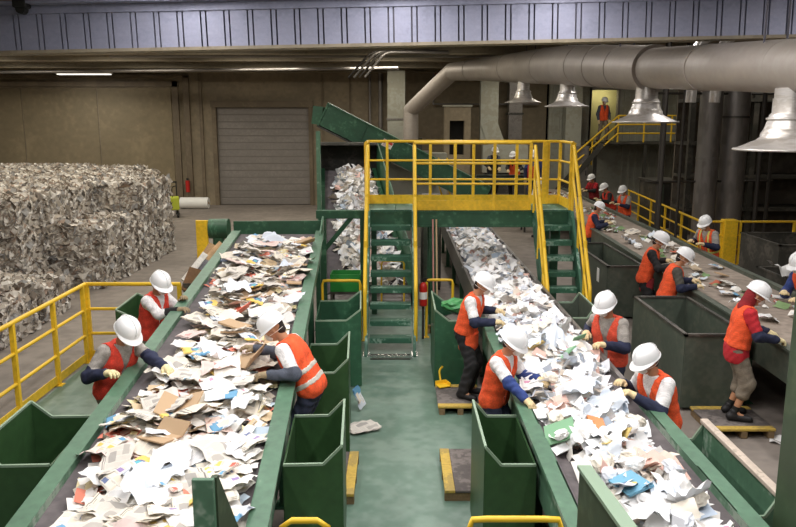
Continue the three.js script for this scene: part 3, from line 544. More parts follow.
const C = { orange: fabric('#ee5a2a', 54), red: fabric('#d8402c', 55), coral: fabric('#e8583c', 56), white: fabric('#e9e6e4', 57), grey: fabric('#a09a92', 58), navy: fabric('#1f2540', 59), black: fabric('#1e1c1d', 60), charcoal: fabric('#4a473f', 61), shirtred: fabric('#b81f28', 62), khaki: fabric('#7d7262', 63), blue: fabric('#2b3f7a', 64), dkred: fabric('#8f1f24', 65), denim: fabric('#2b3146', 66), jeans: fabric('#39435c', 67), slate: fabric('#4b505c', 68) };
// hands: five bent fingers on a palm, along +z, palm facing -y, thumb on +x
function handGeo(side, curl, fat) {
  const L = [], p = (x, y, z) => V(x * side, y, z);
  L.push(bone(p(0, 0, -0.03), p(0, 0, 0.02), 0.032 + fat, 0.03 + fat));
  L.push(bone(p(-0.022, 0, 0.03), p(-0.026, 0, 0.085), 0.018 + fat, 0.015 + fat)); L.push(bone(p(0.018, 0, 0.03), p(0.026, 0, 0.09), 0.02 + fat, 0.016 + fat)); L.push(bone(p(0, 0, 0.02), p(0, 0.002, 0.09), 0.02 + fat, 0.017 + fat));
  const hand = L.slice(), fing = [];
  [[0.03, 0.088, 0.072, 0.06], [0.01, 0.093, 0.08, 0.02], [-0.011, 0.09, 0.074, -0.03], [-0.03, 0.08, 0.058, -0.1]].forEach(([x, z, len, sp], n) => {
    let a = p(x, 0, z), ang = curl * (0.35 + 0.06 * n); const segs = [0.45, 0.32, 0.26];
    segs.forEach((s, i) => { const b = V(a.x + side * sp * s * len * 2, a.y - Math.sin(ang) * len * s, a.z + Math.cos(ang) * len * s); fing.push(bone(a, b, 0.0105 + fat - i * 0.001, 0.0098 + fat - i * 0.001)); a = b; ang += curl * 0.55; });
  });
  const th = [bone(p(0.024, -0.004, 0.012), p(0.052, -0.014, 0.045), 0.016 + fat, 0.0125 + fat), bone(p(0.052, -0.014, 0.045), p(0.06, -0.026 - curl * 0.008, 0.076), 0.012 + fat, 0.0105 + fat)];
  const f1 = field(hand, 0.03), f2 = fing.map((b, i) => i), groups = [0, 1, 2, 3].map(n => field(fing.slice(n * 3, n * 3 + 3), 0.008)), f3 = field(th, 0.012);
  const sm = (a, b, k) => { const h = Math.max(k - Math.abs(a - b), 0) / k; return Math.min(a, b) - h * h * k * 0.25; };
  const f = (x, y, z) => { let d = f1(x, y, z), e = Math.min(groups[0](x, y, z), groups[1](x, y, z), groups[2](x, y, z), groups[3](x, y, z)); return sm(sm(d, e, 0.012), f3(x, y, z), 0.014); };
  const [lo, hi] = boundsOf([...hand, ...fing, ...th], 0.015); return surfaceNets(f, lo, hi, 0.0055);
}
const HANDS = {}; for (const s of [1, -1]) for (const c of [0, 1]) HANDS[s + '_' + c] = handGeo(s, c ? 1.05 : 0.5, 0.0025);
const ell = (g, sx, sz) => { g.scale(sx, 1, sz); return g; };
const hatShell = (() => { const g = new THREE.LatheGeometry([[0, 0.128], [0.03, 0.126], [0.065, 0.115], [0.095, 0.095], [0.116, 0.065], [0.127, 0.03], [0.131, 0.0], [0.131, -0.018], [0.125, -0.018], [0.12, 0.0], [0.1, 0.07]].map(p => new THREE.Vector2(...p)), 36); return ell(g, 0.93, 1.1); })();
function brimGeo(full) {
  const g = new THREE.LatheGeometry([[0.124, -0.006], [0.15, -0.014], [0.165, -0.022], [0.168, -0.026], [0.163, -0.028], [0.124, -0.018]].map(p => new THREE.Vector2(...p)), 40); const p = g.attributes.position;
  for (let i = 0; i < p.count; i++) { const x = p.getX(i), z = p.getZ(i), r = Math.hypot(x, z), c = z / r, out = Math.max(0, r - 0.126); const k = full ? 0.85 + 0.25 * Math.max(0, c) : 0.28 + 1.15 * Math.pow(Math.max(0, c), 1.2); const nr = 0.126 + out * k; p.setX(i, x / r * nr); p.setZ(i, z / r * nr); p.setY(i, p.getY(i) - 0.012 * Math.max(0, c) * (out > 0.01 ? 1 : 0)); }
  g.computeVertexNormals(); return ell(g, 0.93, 1.1);
}
const BRIM = [brimGeo(false), brimGeo(true)];
const ridgeGeo = (() => { const c = new THREE.CatmullRomCurve3([[0, 0.03, 0.142], [0, 0.075, 0.125], [0, 0.112, 0.08], [0, 0.131, 0], [0, 0.112, -0.08], [0, 0.075, -0.125], [0, 0.03, -0.142]].map(p => V(...p))); return new THREE.TubeGeometry(c, 20, 0.009, 6); })();
const maskGeo = (() => { const g = new THREE.SphereGeometry(1, 20, 14); g.scale(0.058, 0.052, 0.05); return g; })();
const strapGeo = (() => { const g = new THREE.TorusGeometry(0.091, 0.003, 6, 32); g.rotateX(Math.PI / 2); g.scale(0.95, 1, 1.12); return g; })();
const eyeGeo = new THREE.SphereGeometry(0.011, 10, 8);
const qp = (pitch, yaw, roll = 0) => new THREE.Quaternion().setFromEuler(new THREE.Euler(pitch, yaw, roll, 'YXZ'));
function ik(a, target, l1, l2, pole) {
  const d = target.clone().sub(a); let L = Math.min(d.length(), (l1 + l2) * 0.995); d.normalize();
  const t = (l1 * l1 - l2 * l2 + L * L) / (2 * L), hgt = Math.sqrt(Math.max(0, l1 * l1 - t * t));
  const n = pole.clone().sub(d.clone().multiplyScalar(pole.dot(d))).normalize();
  const e = a.clone().add(d.clone().multiplyScalar(t)).add(n.multiplyScalar(hgt)); return [e, a.clone().add(d.multiplyScalar(L))];
}
// o: at[x,z], y (support height), yaw (deg), lean, side, s (scale), head [pitch,yaw], hands [right, left] in world metres,
//    vest, shirt, cover (fore-arm covers), trousers, glove, and switches
function worker(label, o) {
  const s = o.s || 1, yaw = (o.yaw || 0) * D2R, cell = o.far ? 0.026 : 0.0145;
  const t = thing('person', label, 'person', [o.at[0], o.y || 0, o.at[1]], yaw, o.group); t.scale.setScalar(s);
  const toLocal = w => V(w[0] - o.at[0], w[1] - (o.y || 0), w[2] - o.at[1]).applyAxisAngle(V(0, 1, 0), -yaw).divideScalar(s);
  const lean = (o.lean || 0) * D2R, sd = (o.side || 0) * D2R;
  const d = V(Math.sin(sd), Math.cos(lean) * Math.cos(sd), Math.sin(lean)).normalize(), X = V(1, 0, 0).sub(d.clone().multiplyScalar(d.x)).normalize(), F = X.clone().cross(d);
  const P = V(0, 0.93, -Math.sin(lean) * 0.14), up = k => P.clone().addScaledVector(d, k), off = (p, x, z = 0) => p.clone().addScaledVector(X, x).addScaledVector(F, z);
  const nb = up(0.52), chest = up(0.36), waist = up(0.17);
  const twist = (o.twist || 0) * D2R, sh = k => off(up(0.475), Math.cos(twist) * 0.175 * k, -Math.sin(twist) * 0.175 * k);
  const SR = sh(-1), SL = sh(1);
  const hq = qp((o.head ? o.head[0] : 10) * D2R, (o.head ? o.head[1] : 0) * D2R), hc = nb.clone().addScaledVector(d, 0.05).add(V(0, 0.135, 0.025).applyQuaternion(hq));
  const hp = (x, y, z) => hc.clone().add(V(x, y, z).applyQuaternion(hq));
  const arms = [[SR, -1, o.hands && o.hands[0]], [SL, 1, o.hands && o.hands[1]]].map(([S, k, w]) => {
    const tg = w ? toLocal(w) : V(k * 0.27, 0.8, 0.12); const wrist = tg.clone();
    const dir = tg.clone().sub(S); wrist.sub(dir.clone().normalize().multiplyScalar(0.1));
    const [e, wv] = ik(S, wrist, 0.285, 0.25, V(k * 0.75, -1, -0.35)); return { S, e, w: wv, k };
  });
  const legs = [-1, 1].map(k => { const H = off(P.clone().addScaledVector(d, -0.03), k * 0.09), A = V(k * (o.stance || 0.12), 0.085, k * (o.step || 0) - 0.02); const [kn, an] = ik(H, A, 0.43, 0.43, V(k * 0.1, 0, 1)); return { H, kn, A: an, toe: an.clone().add(V(k * 0.03, -0.045, 0.16)) }; });
  const torso = [bone(off(P, -0.075), off(P, 0.075), 0.108, 0.108), bone(off(waist, -0.065), off(waist, 0.065), 0.092, 0.092), bone(off(chest, -0.085), off(chest, 0.085), 0.1, 0.1), bone(off(P, -0.075), off(chest, -0.085), 0.1, 0.1), bone(off(P, 0.075), off(chest, 0.085), 0.1, 0.1), bone(SR, SL, 0.056, 0.056), bone(off(up(0.44), -0.08), off(up(0.44), 0.08), 0.088, 0.088), bone(chest, nb, 0.09, 0.058)];
  const armB = arms.flatMap(a => [bone(a.S, a.e, 0.052, 0.042), bone(a.e, a.w, 0.041, 0.029)]);
  const legB = legs.flatMap(l => [bone(l.H, l.kn, 0.083, 0.056), bone(l.kn, l.A, 0.055, 0.038)]);
  const footB = legs.flatMap(l => [bone(l.A, l.toe, 0.042, 0.032)]);
  const headB = [bone(hp(0, 0.025, -0.03), hp(0, 0.03, 0.02), 0.086, 0.083), bone(hp(0, -0.03, 0.02), hp(0, -0.082, 0.052), 0.062, 0.036), bone(hp(-0.03, -0.03, 0.05), hp(0.03, -0.03, 0.05), 0.035, 0.035), bone(hp(0, 0.004, 0.098), hp(0, -0.028, 0.114), 0.01, 0.015), bone(hp(-0.03, 0.03, 0.085), hp(0.03, 0.03, 0.085), 0.018, 0.018), bone(nb.clone().addScaledVector(d, -0.03), hp(0, -0.04, -0.025), 0.058, 0.055)];
  for (const k of [-1, 1]) headB.push(bone(hp(k * 0.082, 0.012, -0.005), hp(k * 0.086, -0.022, -0.008), 0.016, 0.012));
  // the body: head and neck on a fine grid, trunk and limbs on a coarser one, merged into one mesh
  const allB = [...torso, ...armB, ...legB, ...footB]; const fb = field(allB, 0.035), [lo, hi] = boundsOf(allB, 0.03);
  const [hlo, hhi] = boundsOf(headB, 0.02), fh = field(headB, 0.022);
  const gBody = mergeGeometries([surfaceNets(fb, lo, hi, o.far ? 0.03 : 0.022), surfaceNets(fh, hlo, hhi, o.far ? 0.016 : 0.008)]);
  part(t, 'body', gBody, skinM);
  const cloth = (name, bones, k, grow, fold, mat, clip, label2, parent = t) => { const f0 = field(bones, k, grow); const f = clip ? (x, y, z) => Math.max(f0(x, y, z) + wr(x, y, z, fold), clip(x, y, z)) : (x, y, z) => f0(x, y, z) + wr(x, y, z, fold); const [a, b] = boundsOf(bones, grow + 0.04); return part(parent, name, surfaceNets(f, a, b, cell), mat, label2); };
  const sleeves = arms.flatMap(a => { const m = a.S.clone().lerp(a.e, o.long ? 1 : 0.75); return o.long ? [bone(a.S, a.e, 0.06, 0.052), bone(a.e, a.e.clone().lerp(a.w, 0.8), 0.052, 0.042)] : [bone(a.S, m, 0.06, 0.06)]; });
  const tl = (x, y, z) => { const px = x - P.x, py = y - P.y, pz = z - P.z; return [px * X.x + py * X.y + pz * X.z, px * d.x + py * d.y + pz * d.z, px * F.x + py * F.y + pz * F.z]; };
  const collar = (x, y, z) => { const q = tl(x, y, z); return Math.max(q[1] - 0.545, -0.12 - q[1]); };
  cloth('shirt', [...torso, ...sleeves], 0.04, 0.01, 0.005, o.shirt || C.white, (x, y, z) => { const q = tl(x, y, z); return Math.abs(q[0]) < 0.2 ? Math.max(q[1] - 0.545, (o.long || true) ? -0.1 - q[1] : -1) : q[1] - 0.6; });
  if (o.capri) { const tb = legs.flatMap(l => [bone(l.H, l.kn, 0.1, 0.085), bone(l.kn, l.kn.clone().lerp(l.A, 0.35), 0.085, 0.08)]); cloth('trousers', [...tb, torso[0]], 0.05, 0.006, 0.004, o.trousers || C.khaki, (x, y, z) => tl(x, y, z)[1] - 0.1); for (const l of legs) part(t, 'sock', bar(l.A.toArray(), l.A.clone().lerp(l.kn, 0.25).toArray(), 0.046, 14), M.black); }
  else cloth('trousers', [...legs.flatMap(l => [bone(l.H, l.kn, 0.088, 0.072), bone(l.kn, l.A, 0.07, 0.062)]), torso[0]], 0.05, 0.014, 0.008, o.trousers || C.denim, (x, y, z) => tl(x, y, z)[1] - 0.1);
  for (const l of legs) { const b = [bone(l.A.clone().add(V(0, -0.03, -0.045)), l.toe.clone().add(V(0, -0.005, 0.02)), 0.05, 0.044), bone(l.A.clone().add(V(0, 0.03, 0)), l.A, 0.05, 0.05)]; const f0 = field(b, 0.03); const [a, c] = boundsOf(b, 0.02); part(t, 'shoe', surfaceNets((x, y, z) => Math.max(f0(x, y, z), 0.004 - y), a, c, o.far ? 0.02 : 0.012), o.shoe || shoeM); }
  if (o.vest) {
    const vb = torso.slice(), hem = o.hem === undefined ? -0.1 : o.hem;
    const ah = arms.map(a => field([bone(a.S.clone().addScaledVector(X, a.k * 0.03), a.S.clone().lerp(a.e, 0.5).addScaledVector(X, a.k * 0.02), 0.09, 0.085)], 0.01));
    const clip = (x, y, z) => {
      const q = tl(x, y, z); let c = Math.max(q[1] - 0.56, hem - q[1]);
      c = Math.max(c, -Math.min(ah[0](x, y, z), ah[1](x, y, z)));
      if (q[2] > 0) { const gap = (o.open || 0.012) + Math.max(0, q[1] - 0.34) * 0.34; c = Math.max(c, gap - Math.abs(q[0])); }
      return c;
    };
    const v = cloth('vest', vb, 0.04, 0.028, 0.004, o.vest, clip, o.vestLabel);
    const bands = o.bands || [];
    const f0 = field(vb, 0.04, 0.0325); const [a, b] = boundsOf(vb, 0.08);
    for (const [t0, w] of bands) part(v, 'reflective_band', surfaceNets((x, y, z) => Math.max(f0(x, y, z) + wr(x, y, z, 0.004), clip(x, y, z), Math.abs(tl(x, y, z)[1] - t0) - w), a, b, cell), o.bandMat || stripM);
    if (o.braces) for (const k of [-1, 1]) part(v, 'shoulder_band', surfaceNets((x, y, z) => Math.max(f0(x, y, z) + wr(x, y, z, 0.004), clip(x, y, z), Math.abs(Math.abs(tl(x, y, z)[0] - k * 0.1)) - 0.022), a, b, cell), o.bandMat || stripM);
  }
  arms.forEach((a, i) => {
    if (o.cover) { const b = o.cuff ? [bone(a.e.clone().lerp(a.w, 0.45), a.w, 0.054, 0.046)] : [bone(a.S.clone().lerp(a.e, 0.72), a.e, 0.062, 0.064), bone(a.e, a.w, 0.064, 0.046)]; cloth('arm_cover', b, 0.03, 0.004, 0.006, o.cover); }
    const g = part(t, 'glove', HANDS[(a.k > 0 ? -1 : 1) + '_' + (o.far ? 0 : (o.grip || 0))], o.glove || gloveM);
    const dir = a.w.clone().sub(a.e).normalize(); const yv = V(0, 1, 0).sub(dir.clone().multiplyScalar(dir.y)).normalize(); const xv = yv.clone().cross(dir);
    g.quaternion.setFromRotationMatrix(new THREE.Matrix4().makeBasis(xv, yv, dir)); g.position.copy(a.w).addScaledVector(dir, 0.01);
    if (o.droop) g.rotateX(o.droop);
  });
  // head gear and face
  const hat = part(t, 'hard_hat', hatShell, o.hat || hatM); hat.position.copy(hp(0, 0.052, -0.008)); hat.quaternion.copy(hq); hat.rotateX(0.04);
  part(hat, 'brim', BRIM[o.fullBrim ? 1 : 0], o.hat || hatM); if (!o.far) part(hat, 'ridge', ridgeGeo, o.hat || hatM);
  const hb = [bone(hp(0, 0.02, -0.045), hp(0, -0.045, -0.05), 0.078, 0.06)]; if (o.hood) hb.push(bone(hp(0, -0.03, -0.05), nb.clone().addScaledVector(F, -0.03), 0.085, 0.09)); if (o.tail) hb.push(bone(hp(0, -0.04, -0.09), hp(0.01, -0.16, -0.12), 0.03, 0.018));
  const [ba, bbb] = boundsOf(hb, 0.02); part(t, o.hood ? 'hood' : 'hair', surfaceNets(field(hb, 0.03), ba, bbb, 0.012), o.hood || hairM);
  if (o.mask !== false) { const mk = part(t, 'dust_mask', maskGeo, maskM); mk.position.copy(hp(0, -0.045, 0.078)); mk.quaternion.copy(hq); if (!o.far) { const st = part(mk, 'strap', strapGeo, maskM); st.position.set(0, 0.012, -0.082); } }
  if (!o.far) for (const k of [-1, 1]) { const e = part(t, 'eye', eyeGeo, eyeM); e.position.copy(hp(k * 0.033, 0.012, 0.092)); }
  if (o.pouch) { const fz = o.pouchName === 'shirt_tail' ? 0 : 0.05, ln = o.pouchName === 'shirt_tail' ? 0.1 : 0.17, pr = o.pouchName === 'shirt_tail' ? 0.118 : 0.1, Q = P.clone().add(V(0, -ln, 0)), b = [bone(off(P, -0.07, fz), off(Q, -0.075, fz), pr, pr), bone(off(P, 0.07, fz), off(Q, 0.075, fz), pr, pr), bone(off(P, 0, fz), off(Q, 0, fz), pr, pr)]; cloth(o.pouchName || 'waist_apron', b, 0.05, 0.014, 0.004, o.pouch, (x, y, z) => Math.max(tl(x, y, z)[1] - 0.03, P.y - ln - 0.08 - y)); }
  return t;
}
worker('worker in a red vest over a grey shirt bent over the newspaper belt', { at: [-2.9, -7.33], yaw: 62, lean: 18, twist: -8, s: 0.98, head: [36, -6], hands: [[-2.8, 1.16, -6.84], [-2.12, 1.16, -6.95]], vest: C.red, shirt: C.grey, cover: C.navy, trousers: C.khaki, glove: gloveW, open: 0.03, long: true, grip: 1 });
worker('worker in a white long-sleeved shirt and red-orange vest near the railing corner', { at: [-3.18, -9.38], yaw: 72, lean: 14, head: [28, -20], s: 0.99, hands: [[-2.64, 1.3, -8.95], [-2.68, 1.33, -9.35]], vest: C.red, shirt: C.white, cover: C.black, cuff: true, trousers: C.khaki, glove: gloveDark, long: true, hem: -0.12, grip: 1 });
worker('worker in an orange vest with two silver bands leaning over the newspaper belt', { at: [-0.93, -7.14], y: 0.118, yaw: -100, lean: 30, s: 0.97, head: [36, 8], hands: [[-1.56, 1.28, -7.45], [-1.27, 1.16, -6.78]], vest: C.orange, shirt: C.white, cover: C.slate, trousers: C.denim, glove: gloveDark, bands: [[0.06, 0.028], [0.19, 0.028]], hem: -0.11, grip: 1 });
worker('worker in an orange vest with an orange waist pouch and black trousers', { at: [0.89, -9.22], y: 0.118, yaw: 66, lean: 15, s: 0.93, head: [28, 10], hands: [[1.24, 1.13, -8.88], [1.32, 1.15, -9.4]], vest: C.orange, shirt: C.white, cover: C.navy, trousers: C.black, pouch: C.orange, pouchName: 'waist_pouch', hem: 0.0, grip: 1 });
worker('worker in an orange vest and pale shirt with bright blue arm covers', { at: [0.97, -7.0], y: 0.118, yaw: 56, lean: 13, s: 0.88, head: [30, 0], hands: [[1.2, 1.08, -6.42], [1.42, 1.1, -6.9]], vest: C.orange, shirt: C.white, cover: C.blue, trousers: C.denim, fullBrim: 1, hem: -0.1, grip: 1 });
worker('worker in a coral vest and white dust mask facing across the white paper belt', { at: [2.47, -8.4], yaw: -44, lean: 11, s: 0.96, head: [22, -4], hands: [[2.16, 1.1, -8.48], [2.26, 1.1, -8.0]], vest: C.coral, shirt: C.grey, cover: C.navy, trousers: C.denim, open: 0.03, grip: 1 });
worker('worker in a bright orange vest pulling paper from the white paper belt', { at: [2.46, -6.66], yaw: -66, lean: 17, s: 0.91, head: [26, -6], hands: [[2.06, 1.12, -6.78], [2.08, 1.12, -6.42]], vest: C.orange, shirt: C.white, cover: C.navy, trousers: C.khaki, open: 0.025, hem: -0.13, grip: 1 });
worker('worker in a red shirt, orange vest and grey knee-length trousers on a pallet', { at: [4.02, -8.52], y: 0.118, yaw: 80, lean: 10, s: 0.94, head: [28, 0], hands: [[4.4, 1.08, -8.28], [4.46, 1.08, -8.62]], vest: C.orange, shirt: C.shirtred, cover: C.navy, trousers: C.khaki, capri: true, hood: C.dkred, glove: gloveW, hem: 0.02, pouch: C.shirtred, pouchName: 'shirt_tail', grip: 1 });
worker('worker in a charcoal shirt and orange vest behind the big steel hopper bin', { at: [4.25, -11.5], yaw: 80, lean: 15, s: 0.96, head: [30, 0], hands: [[4.62, 1.06, -11.2], [4.72, 1.08, -11.6]], vest: C.orange, shirt: C.charcoal, cover: C.navy, trousers: C.black, grip: 1 });
worker('worker in a black shirt with an orange vest and red apron beside the brown belt', { at: [4.38, -12.95], yaw: 66, lean: 15, s: 0.98, head: [24, 0], hands: [[4.78, 1.12, -12.6], [4.82, 1.12, -13.1]], vest: C.orange, shirt: C.black, cover: C.black, trousers: C.black, pouch: C.dkred, long: true, grip: 1 });
worker('worker in an orange vest with pale shoulder bands at the brown belt', { at: [6.38, -15.2], yaw: -58, lean: 13, s: 0.98, head: [22, 0], hands: [[6.0, 1.12, -15.3], [6.1, 1.12, -14.85]], vest: C.orange, shirt: C.grey, cover: C.navy, trousers: C.denim, bands: [[0.1, 0.025]], braces: true, bandMat: stripY });
worker('worker in blue sleeves leaning in at the dark hopper side of the brown belt', { at: [6.05, -10.6], yaw: -72, lean: 34, s: 1.06, head: [24, 0], hands: [[5.5, 1.12, -10.5], [5.55, 1.12, -10.1]], vest: C.orange, shirt: C.blue, cover: C.blue, trousers: C.denim, long: true });
worker('worker in an orange vest with navy sleeves beside the stickered hopper bin', { at: [4.74, -18.3], yaw: 78, lean: 14, s: 0.96, head: [24, 0], hands: [[5.15, 1.12, -18.05], [5.2, 1.12, -18.5]], vest: C.orange, shirt: C.navy, cover: C.navy, trousers: C.denim, far: true, long: true });
worker('worker in a bright orange vest and pale shirt at the rear of the brown belt', { at: [6.85, -22.6], yaw: -50, lean: 10, s: 0.97, head: [18, 0], hands: [[6.5, 1.12, -22.8], [6.55, 1.12, -22.3]], vest: C.orange, shirt: C.grey, cover: C.navy, trousers: C.denim, far: true });
worker('worker in black with a red vest bending over the rear of the brown belt', { at: [6.8, -24.0], yaw: -75, lean: 22, s: 0.97, head: [24, 0], hands: [[6.3, 1.12, -24.0], [6.35, 1.12, -23.6]], vest: C.red, shirt: C.black, cover: C.black, trousers: C.black, far: true, long: true });
worker('worker in a dark red shirt at the far end of the brown belt', { at: [7.15, -27.4], yaw: -60, lean: 12, s: 0.98, head: [18, 0], hands: [[6.7, 1.12, -27.4], [6.75, 1.12, -27.0]], vest: C.dkred, shirt: C.shirtred, cover: C.black, trousers: C.black, far: true, long: true });
// ---------------------------------------------------------------- rear equipment
{
  const box1 = (name, label, cat, parts2) => { const t = thing(name, label, cat); for (const [n, g, m] of parts2) part(t, n, g, m); return t; };
  box1('square_duct', 'pale grey square riser duct beside the green box conveyor', 'duct', [['section', span(-0.42, 0.28, 0.02, 2.0, -31, -30.4), M.wallGrey], ['section', span(-0.42, 0.28, 2.02, 3.7, -31, -30.4), M.wallGrey], ['section', span(-0.42, 0.28, 3.72, 5.6, -31, -30.4), M.wallGrey], ['flange', span(-0.46, 0.32, 3.68, 3.74, -31.04, -30.36), M.tank], ['flange', span(-0.46, 0.32, 1.98, 2.04, -31.04, -30.36), M.tank]]);
  box1('baler_housing', 'grey steel baler housing under the bent duct end', 'machine', [['body', span(-0.1, 1.2, 0, 2.55, -28.4, -26.6), M.tank], ['top_box', span(0.2, 0.85, 2.5, 3.05, -27.3, -26.7), M.darkSteel], ['side_box', span(1.2, 1.75, 0, 2.5, -28, -27), M.wallGrey], ['hatch', span(0.1, 0.8, 0.8, 1.7, -26.6, -26.56), M.darkSteel]]);
  box1('control_cabinet', 'tall pale cabinet with a dark open hatch behind the platform railing', 'cabinet', [['body', [span(1.85, 2.06, 0, 4.2, -31, -30.4), span(2.65, 2.9, 0, 4.2, -31, -30.4), span(2.06, 2.65, 3.65, 4.2, -31, -30.4), span(2.06, 2.65, 0, 2.3, -31, -30.4), span(1.85, 2.9, 0, 4.2, -31.05, -31)], M.wallTan], ['hatch', span(2.06, 2.65, 2.3, 3.65, -30.95, -30.9), M.black], ['cap', span(1.8, 2.95, 4.2, 4.26, -31.05, -30.35), M.wallGrey]]);
  box1('square_duct', 'pale square drop duct with a slanted foot behind the platform railing', 'duct', [['section', span(3.3, 4.0, 2.9, 5.6, -31, -30.5), M.wallGrey], ['foot', beam([3.62, 3.6, -30.75], [4.0, 2.6, -30.75], 0.58, 0.66), M.wallGrey], ['plenum', span(3.4, 5.2, 1.6, 2.7, -31, -30.3), M.wallGrey], ['stand', span(3.5, 5.1, 0, 1.6, -30.9, -30.4), M.darkSteel]]);
  box1('steel_column', 'grey steel column behind the rearmost hood', 'column', [['shaft', span(4.6, 5.15, 0, 5.6, -32.3, -31.7), M.tank], ['cap_plate', span(4.5, 5.25, 5.58, 5.64, -32.4, -31.6), M.tank], ['clamp', span(4.55, 5.2, 3.9, 3.98, -32.35, -31.65), M.darkSteel]]);
  box1('steel_column', 'pale square column beside the ribbed partition', 'column', [['shaft', span(6.95, 7.6, 0, 5.6, -32.2, -31.6), M.wallGrey], ['cap_plate', span(6.88, 7.67, 5.58, 5.64, -32.3, -31.5), M.wallGrey]]);
  box1('electrical_cabinet', 'grey electrical cabinet left of the yellow rear stair', 'cabinet', [['body', rbox(0.66, 2.62, 0.5, 7.28, 1.35, -30.4, 0.02), M.tank], ['door', rbox(0.58, 2.4, 0.03, 7.28, 1.38, -30.14, 0.01), M.tank], ['handle', box(0.03, 0.2, 0.04, 7.5, 1.6, -30.11), M.black], ['plinth', span(6.95, 7.61, 0, 0.05, -30.65, -30.15), M.darkSteel]]);
  box1('wall_pipe', 'thin grey pipe crossing behind the platform railing', 'pipe', [['run', bar([1.5, 4.35, -32.7], [6, 4.35, -32.7], 0.04), M.tank], ['drop', bar([1.5, 4.35, -32.7], [1.5, 5.98, -32.7], 0.04), M.tank]]);
  // landing and stair of the lit doorway
  const t = thing('rear_stair', 'yellow railed stair and landing leading up to the lit doorway', 'stair');
  part(t, 'landing', span(7.95, 12.2, 2.72, 2.8, -32.3, -30.6), M.darkSteel);
  for (const x of [8.0, 10, 12.1]) part(t, 'leg', span(x - 0.06, x + 0.06, 0, 2.72, -30.75, -30.63), M.darkSteel);
  for (const y of [3.15, 3.5, 3.85]) { part(t, 'landing_rail', bar([8.85, y, -30.65], [12.1, y, -30.65], 0.035), M.yellow); part(t, 'stair_rail', bar([8.85, y, -30.65], [6.95, y - 1.55, -30.0], 0.035), M.yellow); }
  for (const x of [8.85, 9.9, 11, 12.1]) part(t, 'rail_post', bar([x, 2.8, -30.65], [x, 3.86, -30.65], 0.035), M.yellow);
  part(t, 'rail_post', bar([7.75, 1.9, -30.3], [7.75, 2.96, -30.3], 0.035), M.yellow);
  for (let i = 0; i < 11; i++) part(t, 'tread', box(0.24, 0.04, 0.8, 8.0 - i * 0.2 + 0.1, 2.72 - i * 0.245, -30.95 + 0.45), M.darkSteel);
  part(t, 'stringer', beam([8.1, 2.72, -30.1], [5.9, 0.05, -30.1], 0.05, 0.2), M.darkSteel); part(t, 'stringer', beam([8.1, 2.72, -30.9], [5.9, 0.05, -30.9], 0.05, 0.2), M.darkSteel);
  // tall silos and pipes on the right
  box1('steel_silo', 'tall shiny grey steel silo pipe behind the rear railing', 'silo', [['shell', bar([8.42, 0, -20.6], [8.42, 5.95, -20.6], 0.29, 32), M.tank], ['band', bar([8.42, 2.6, -20.6], [8.42, 2.66, -20.6], 0.3, 32), M.tank], ['base', bar([8.42, 0, -20.6], [8.42, 0.08, -20.6], 0.36, 32), M.darkSteel]]);
  box1('steel_silo', 'second dull steel silo pipe with dark bracket rings beside the shiny one', 'silo', [['shell', bar([9.2, 0, -20.8], [9.2, 5.95, -20.8], 0.34, 32), M.tank], ['band', bar([9.2, 3.7, -20.8], [9.2, 3.76, -20.8], 0.36, 32), M.darkSteel], ['base', bar([9.2, 0, -20.8], [9.2, 0.08, -20.8], 0.4, 32), M.darkSteel]]);
  const pf = thing('pipe_rack', 'rack of thin dark vertical pipes behind the hoods', 'pipes');
  for (const [x, z, r] of [[6.75, -19.3, 0.05], [7.1, -20.5, 0.045], [7.35, -21, 0.05], [7.55, -20.2, 0.04], [8.65, -21, 0.07], [9.85, -20.6, 0.06], [10.3, -20.9, 0.05]]) part(pf, 'pipe', bar([x, 0, z], [x, 5.9, z], r, 12), M.pipeDark);
  for (const y of [4.35, 2.0]) part(pf, 'cross_tie', bar([6.7, y, -20.4], [10.4, y, -20.9], 0.03, 8), M.pipeDark);
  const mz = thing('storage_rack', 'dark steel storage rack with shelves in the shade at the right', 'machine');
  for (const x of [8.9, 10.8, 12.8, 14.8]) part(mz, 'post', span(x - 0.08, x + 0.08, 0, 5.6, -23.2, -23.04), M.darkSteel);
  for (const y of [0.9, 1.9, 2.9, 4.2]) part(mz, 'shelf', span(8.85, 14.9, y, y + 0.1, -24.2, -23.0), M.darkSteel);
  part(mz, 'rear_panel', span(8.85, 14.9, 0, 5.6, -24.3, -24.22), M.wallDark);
  const mz2 = thing('dark_machine_housing', 'low black machine housing behind the rear railing', 'machine');
  part(mz2, 'body', span(8.8, 10.8, 0, 1.55, -27.4, -25.6), M.darkSteel); part(mz2, 'lid', span(8.75, 10.85, 1.55, 1.62, -27.45, -25.55), M.darkSteel); for (let i = 0; i < 4; i++) part(mz2, 'side_rib', span(9.0 + i * 0.45, 9.06 + i * 0.45, 0.05, 1.5, -25.6, -25.54), M.greyGreen);
  const fx = thing('flex_hoses', 'pair of shiny bent metal hoses over the exhaust duct', 'hoses', [0, 0, 0]);
  for (const k of [0, 1]) part(fx, 'hose', pipe([[6.1 + k * 0.5, 4.0, -16], [6.15 + k * 0.5, 5.25, -16], [6.9 + k * 0.5, 5.55, -16], [7.6, 5.6, -16.3]], 0.11, 0.35, 12), M.hood); part(fx, 'hanger', [bar([7.0, 5.5, -16], [7.0, 6.06, -16], 0.015, 6), bar([7.5, 5.5, -16.1], [7.5, 6.06, -16.1], 0.015, 6)], M.galvDark);
  // sorting gallery at the rear with its deck
  const gal = thing('rear_gallery', 'low dark sorting gallery with a handrail behind the platform', 'platform');
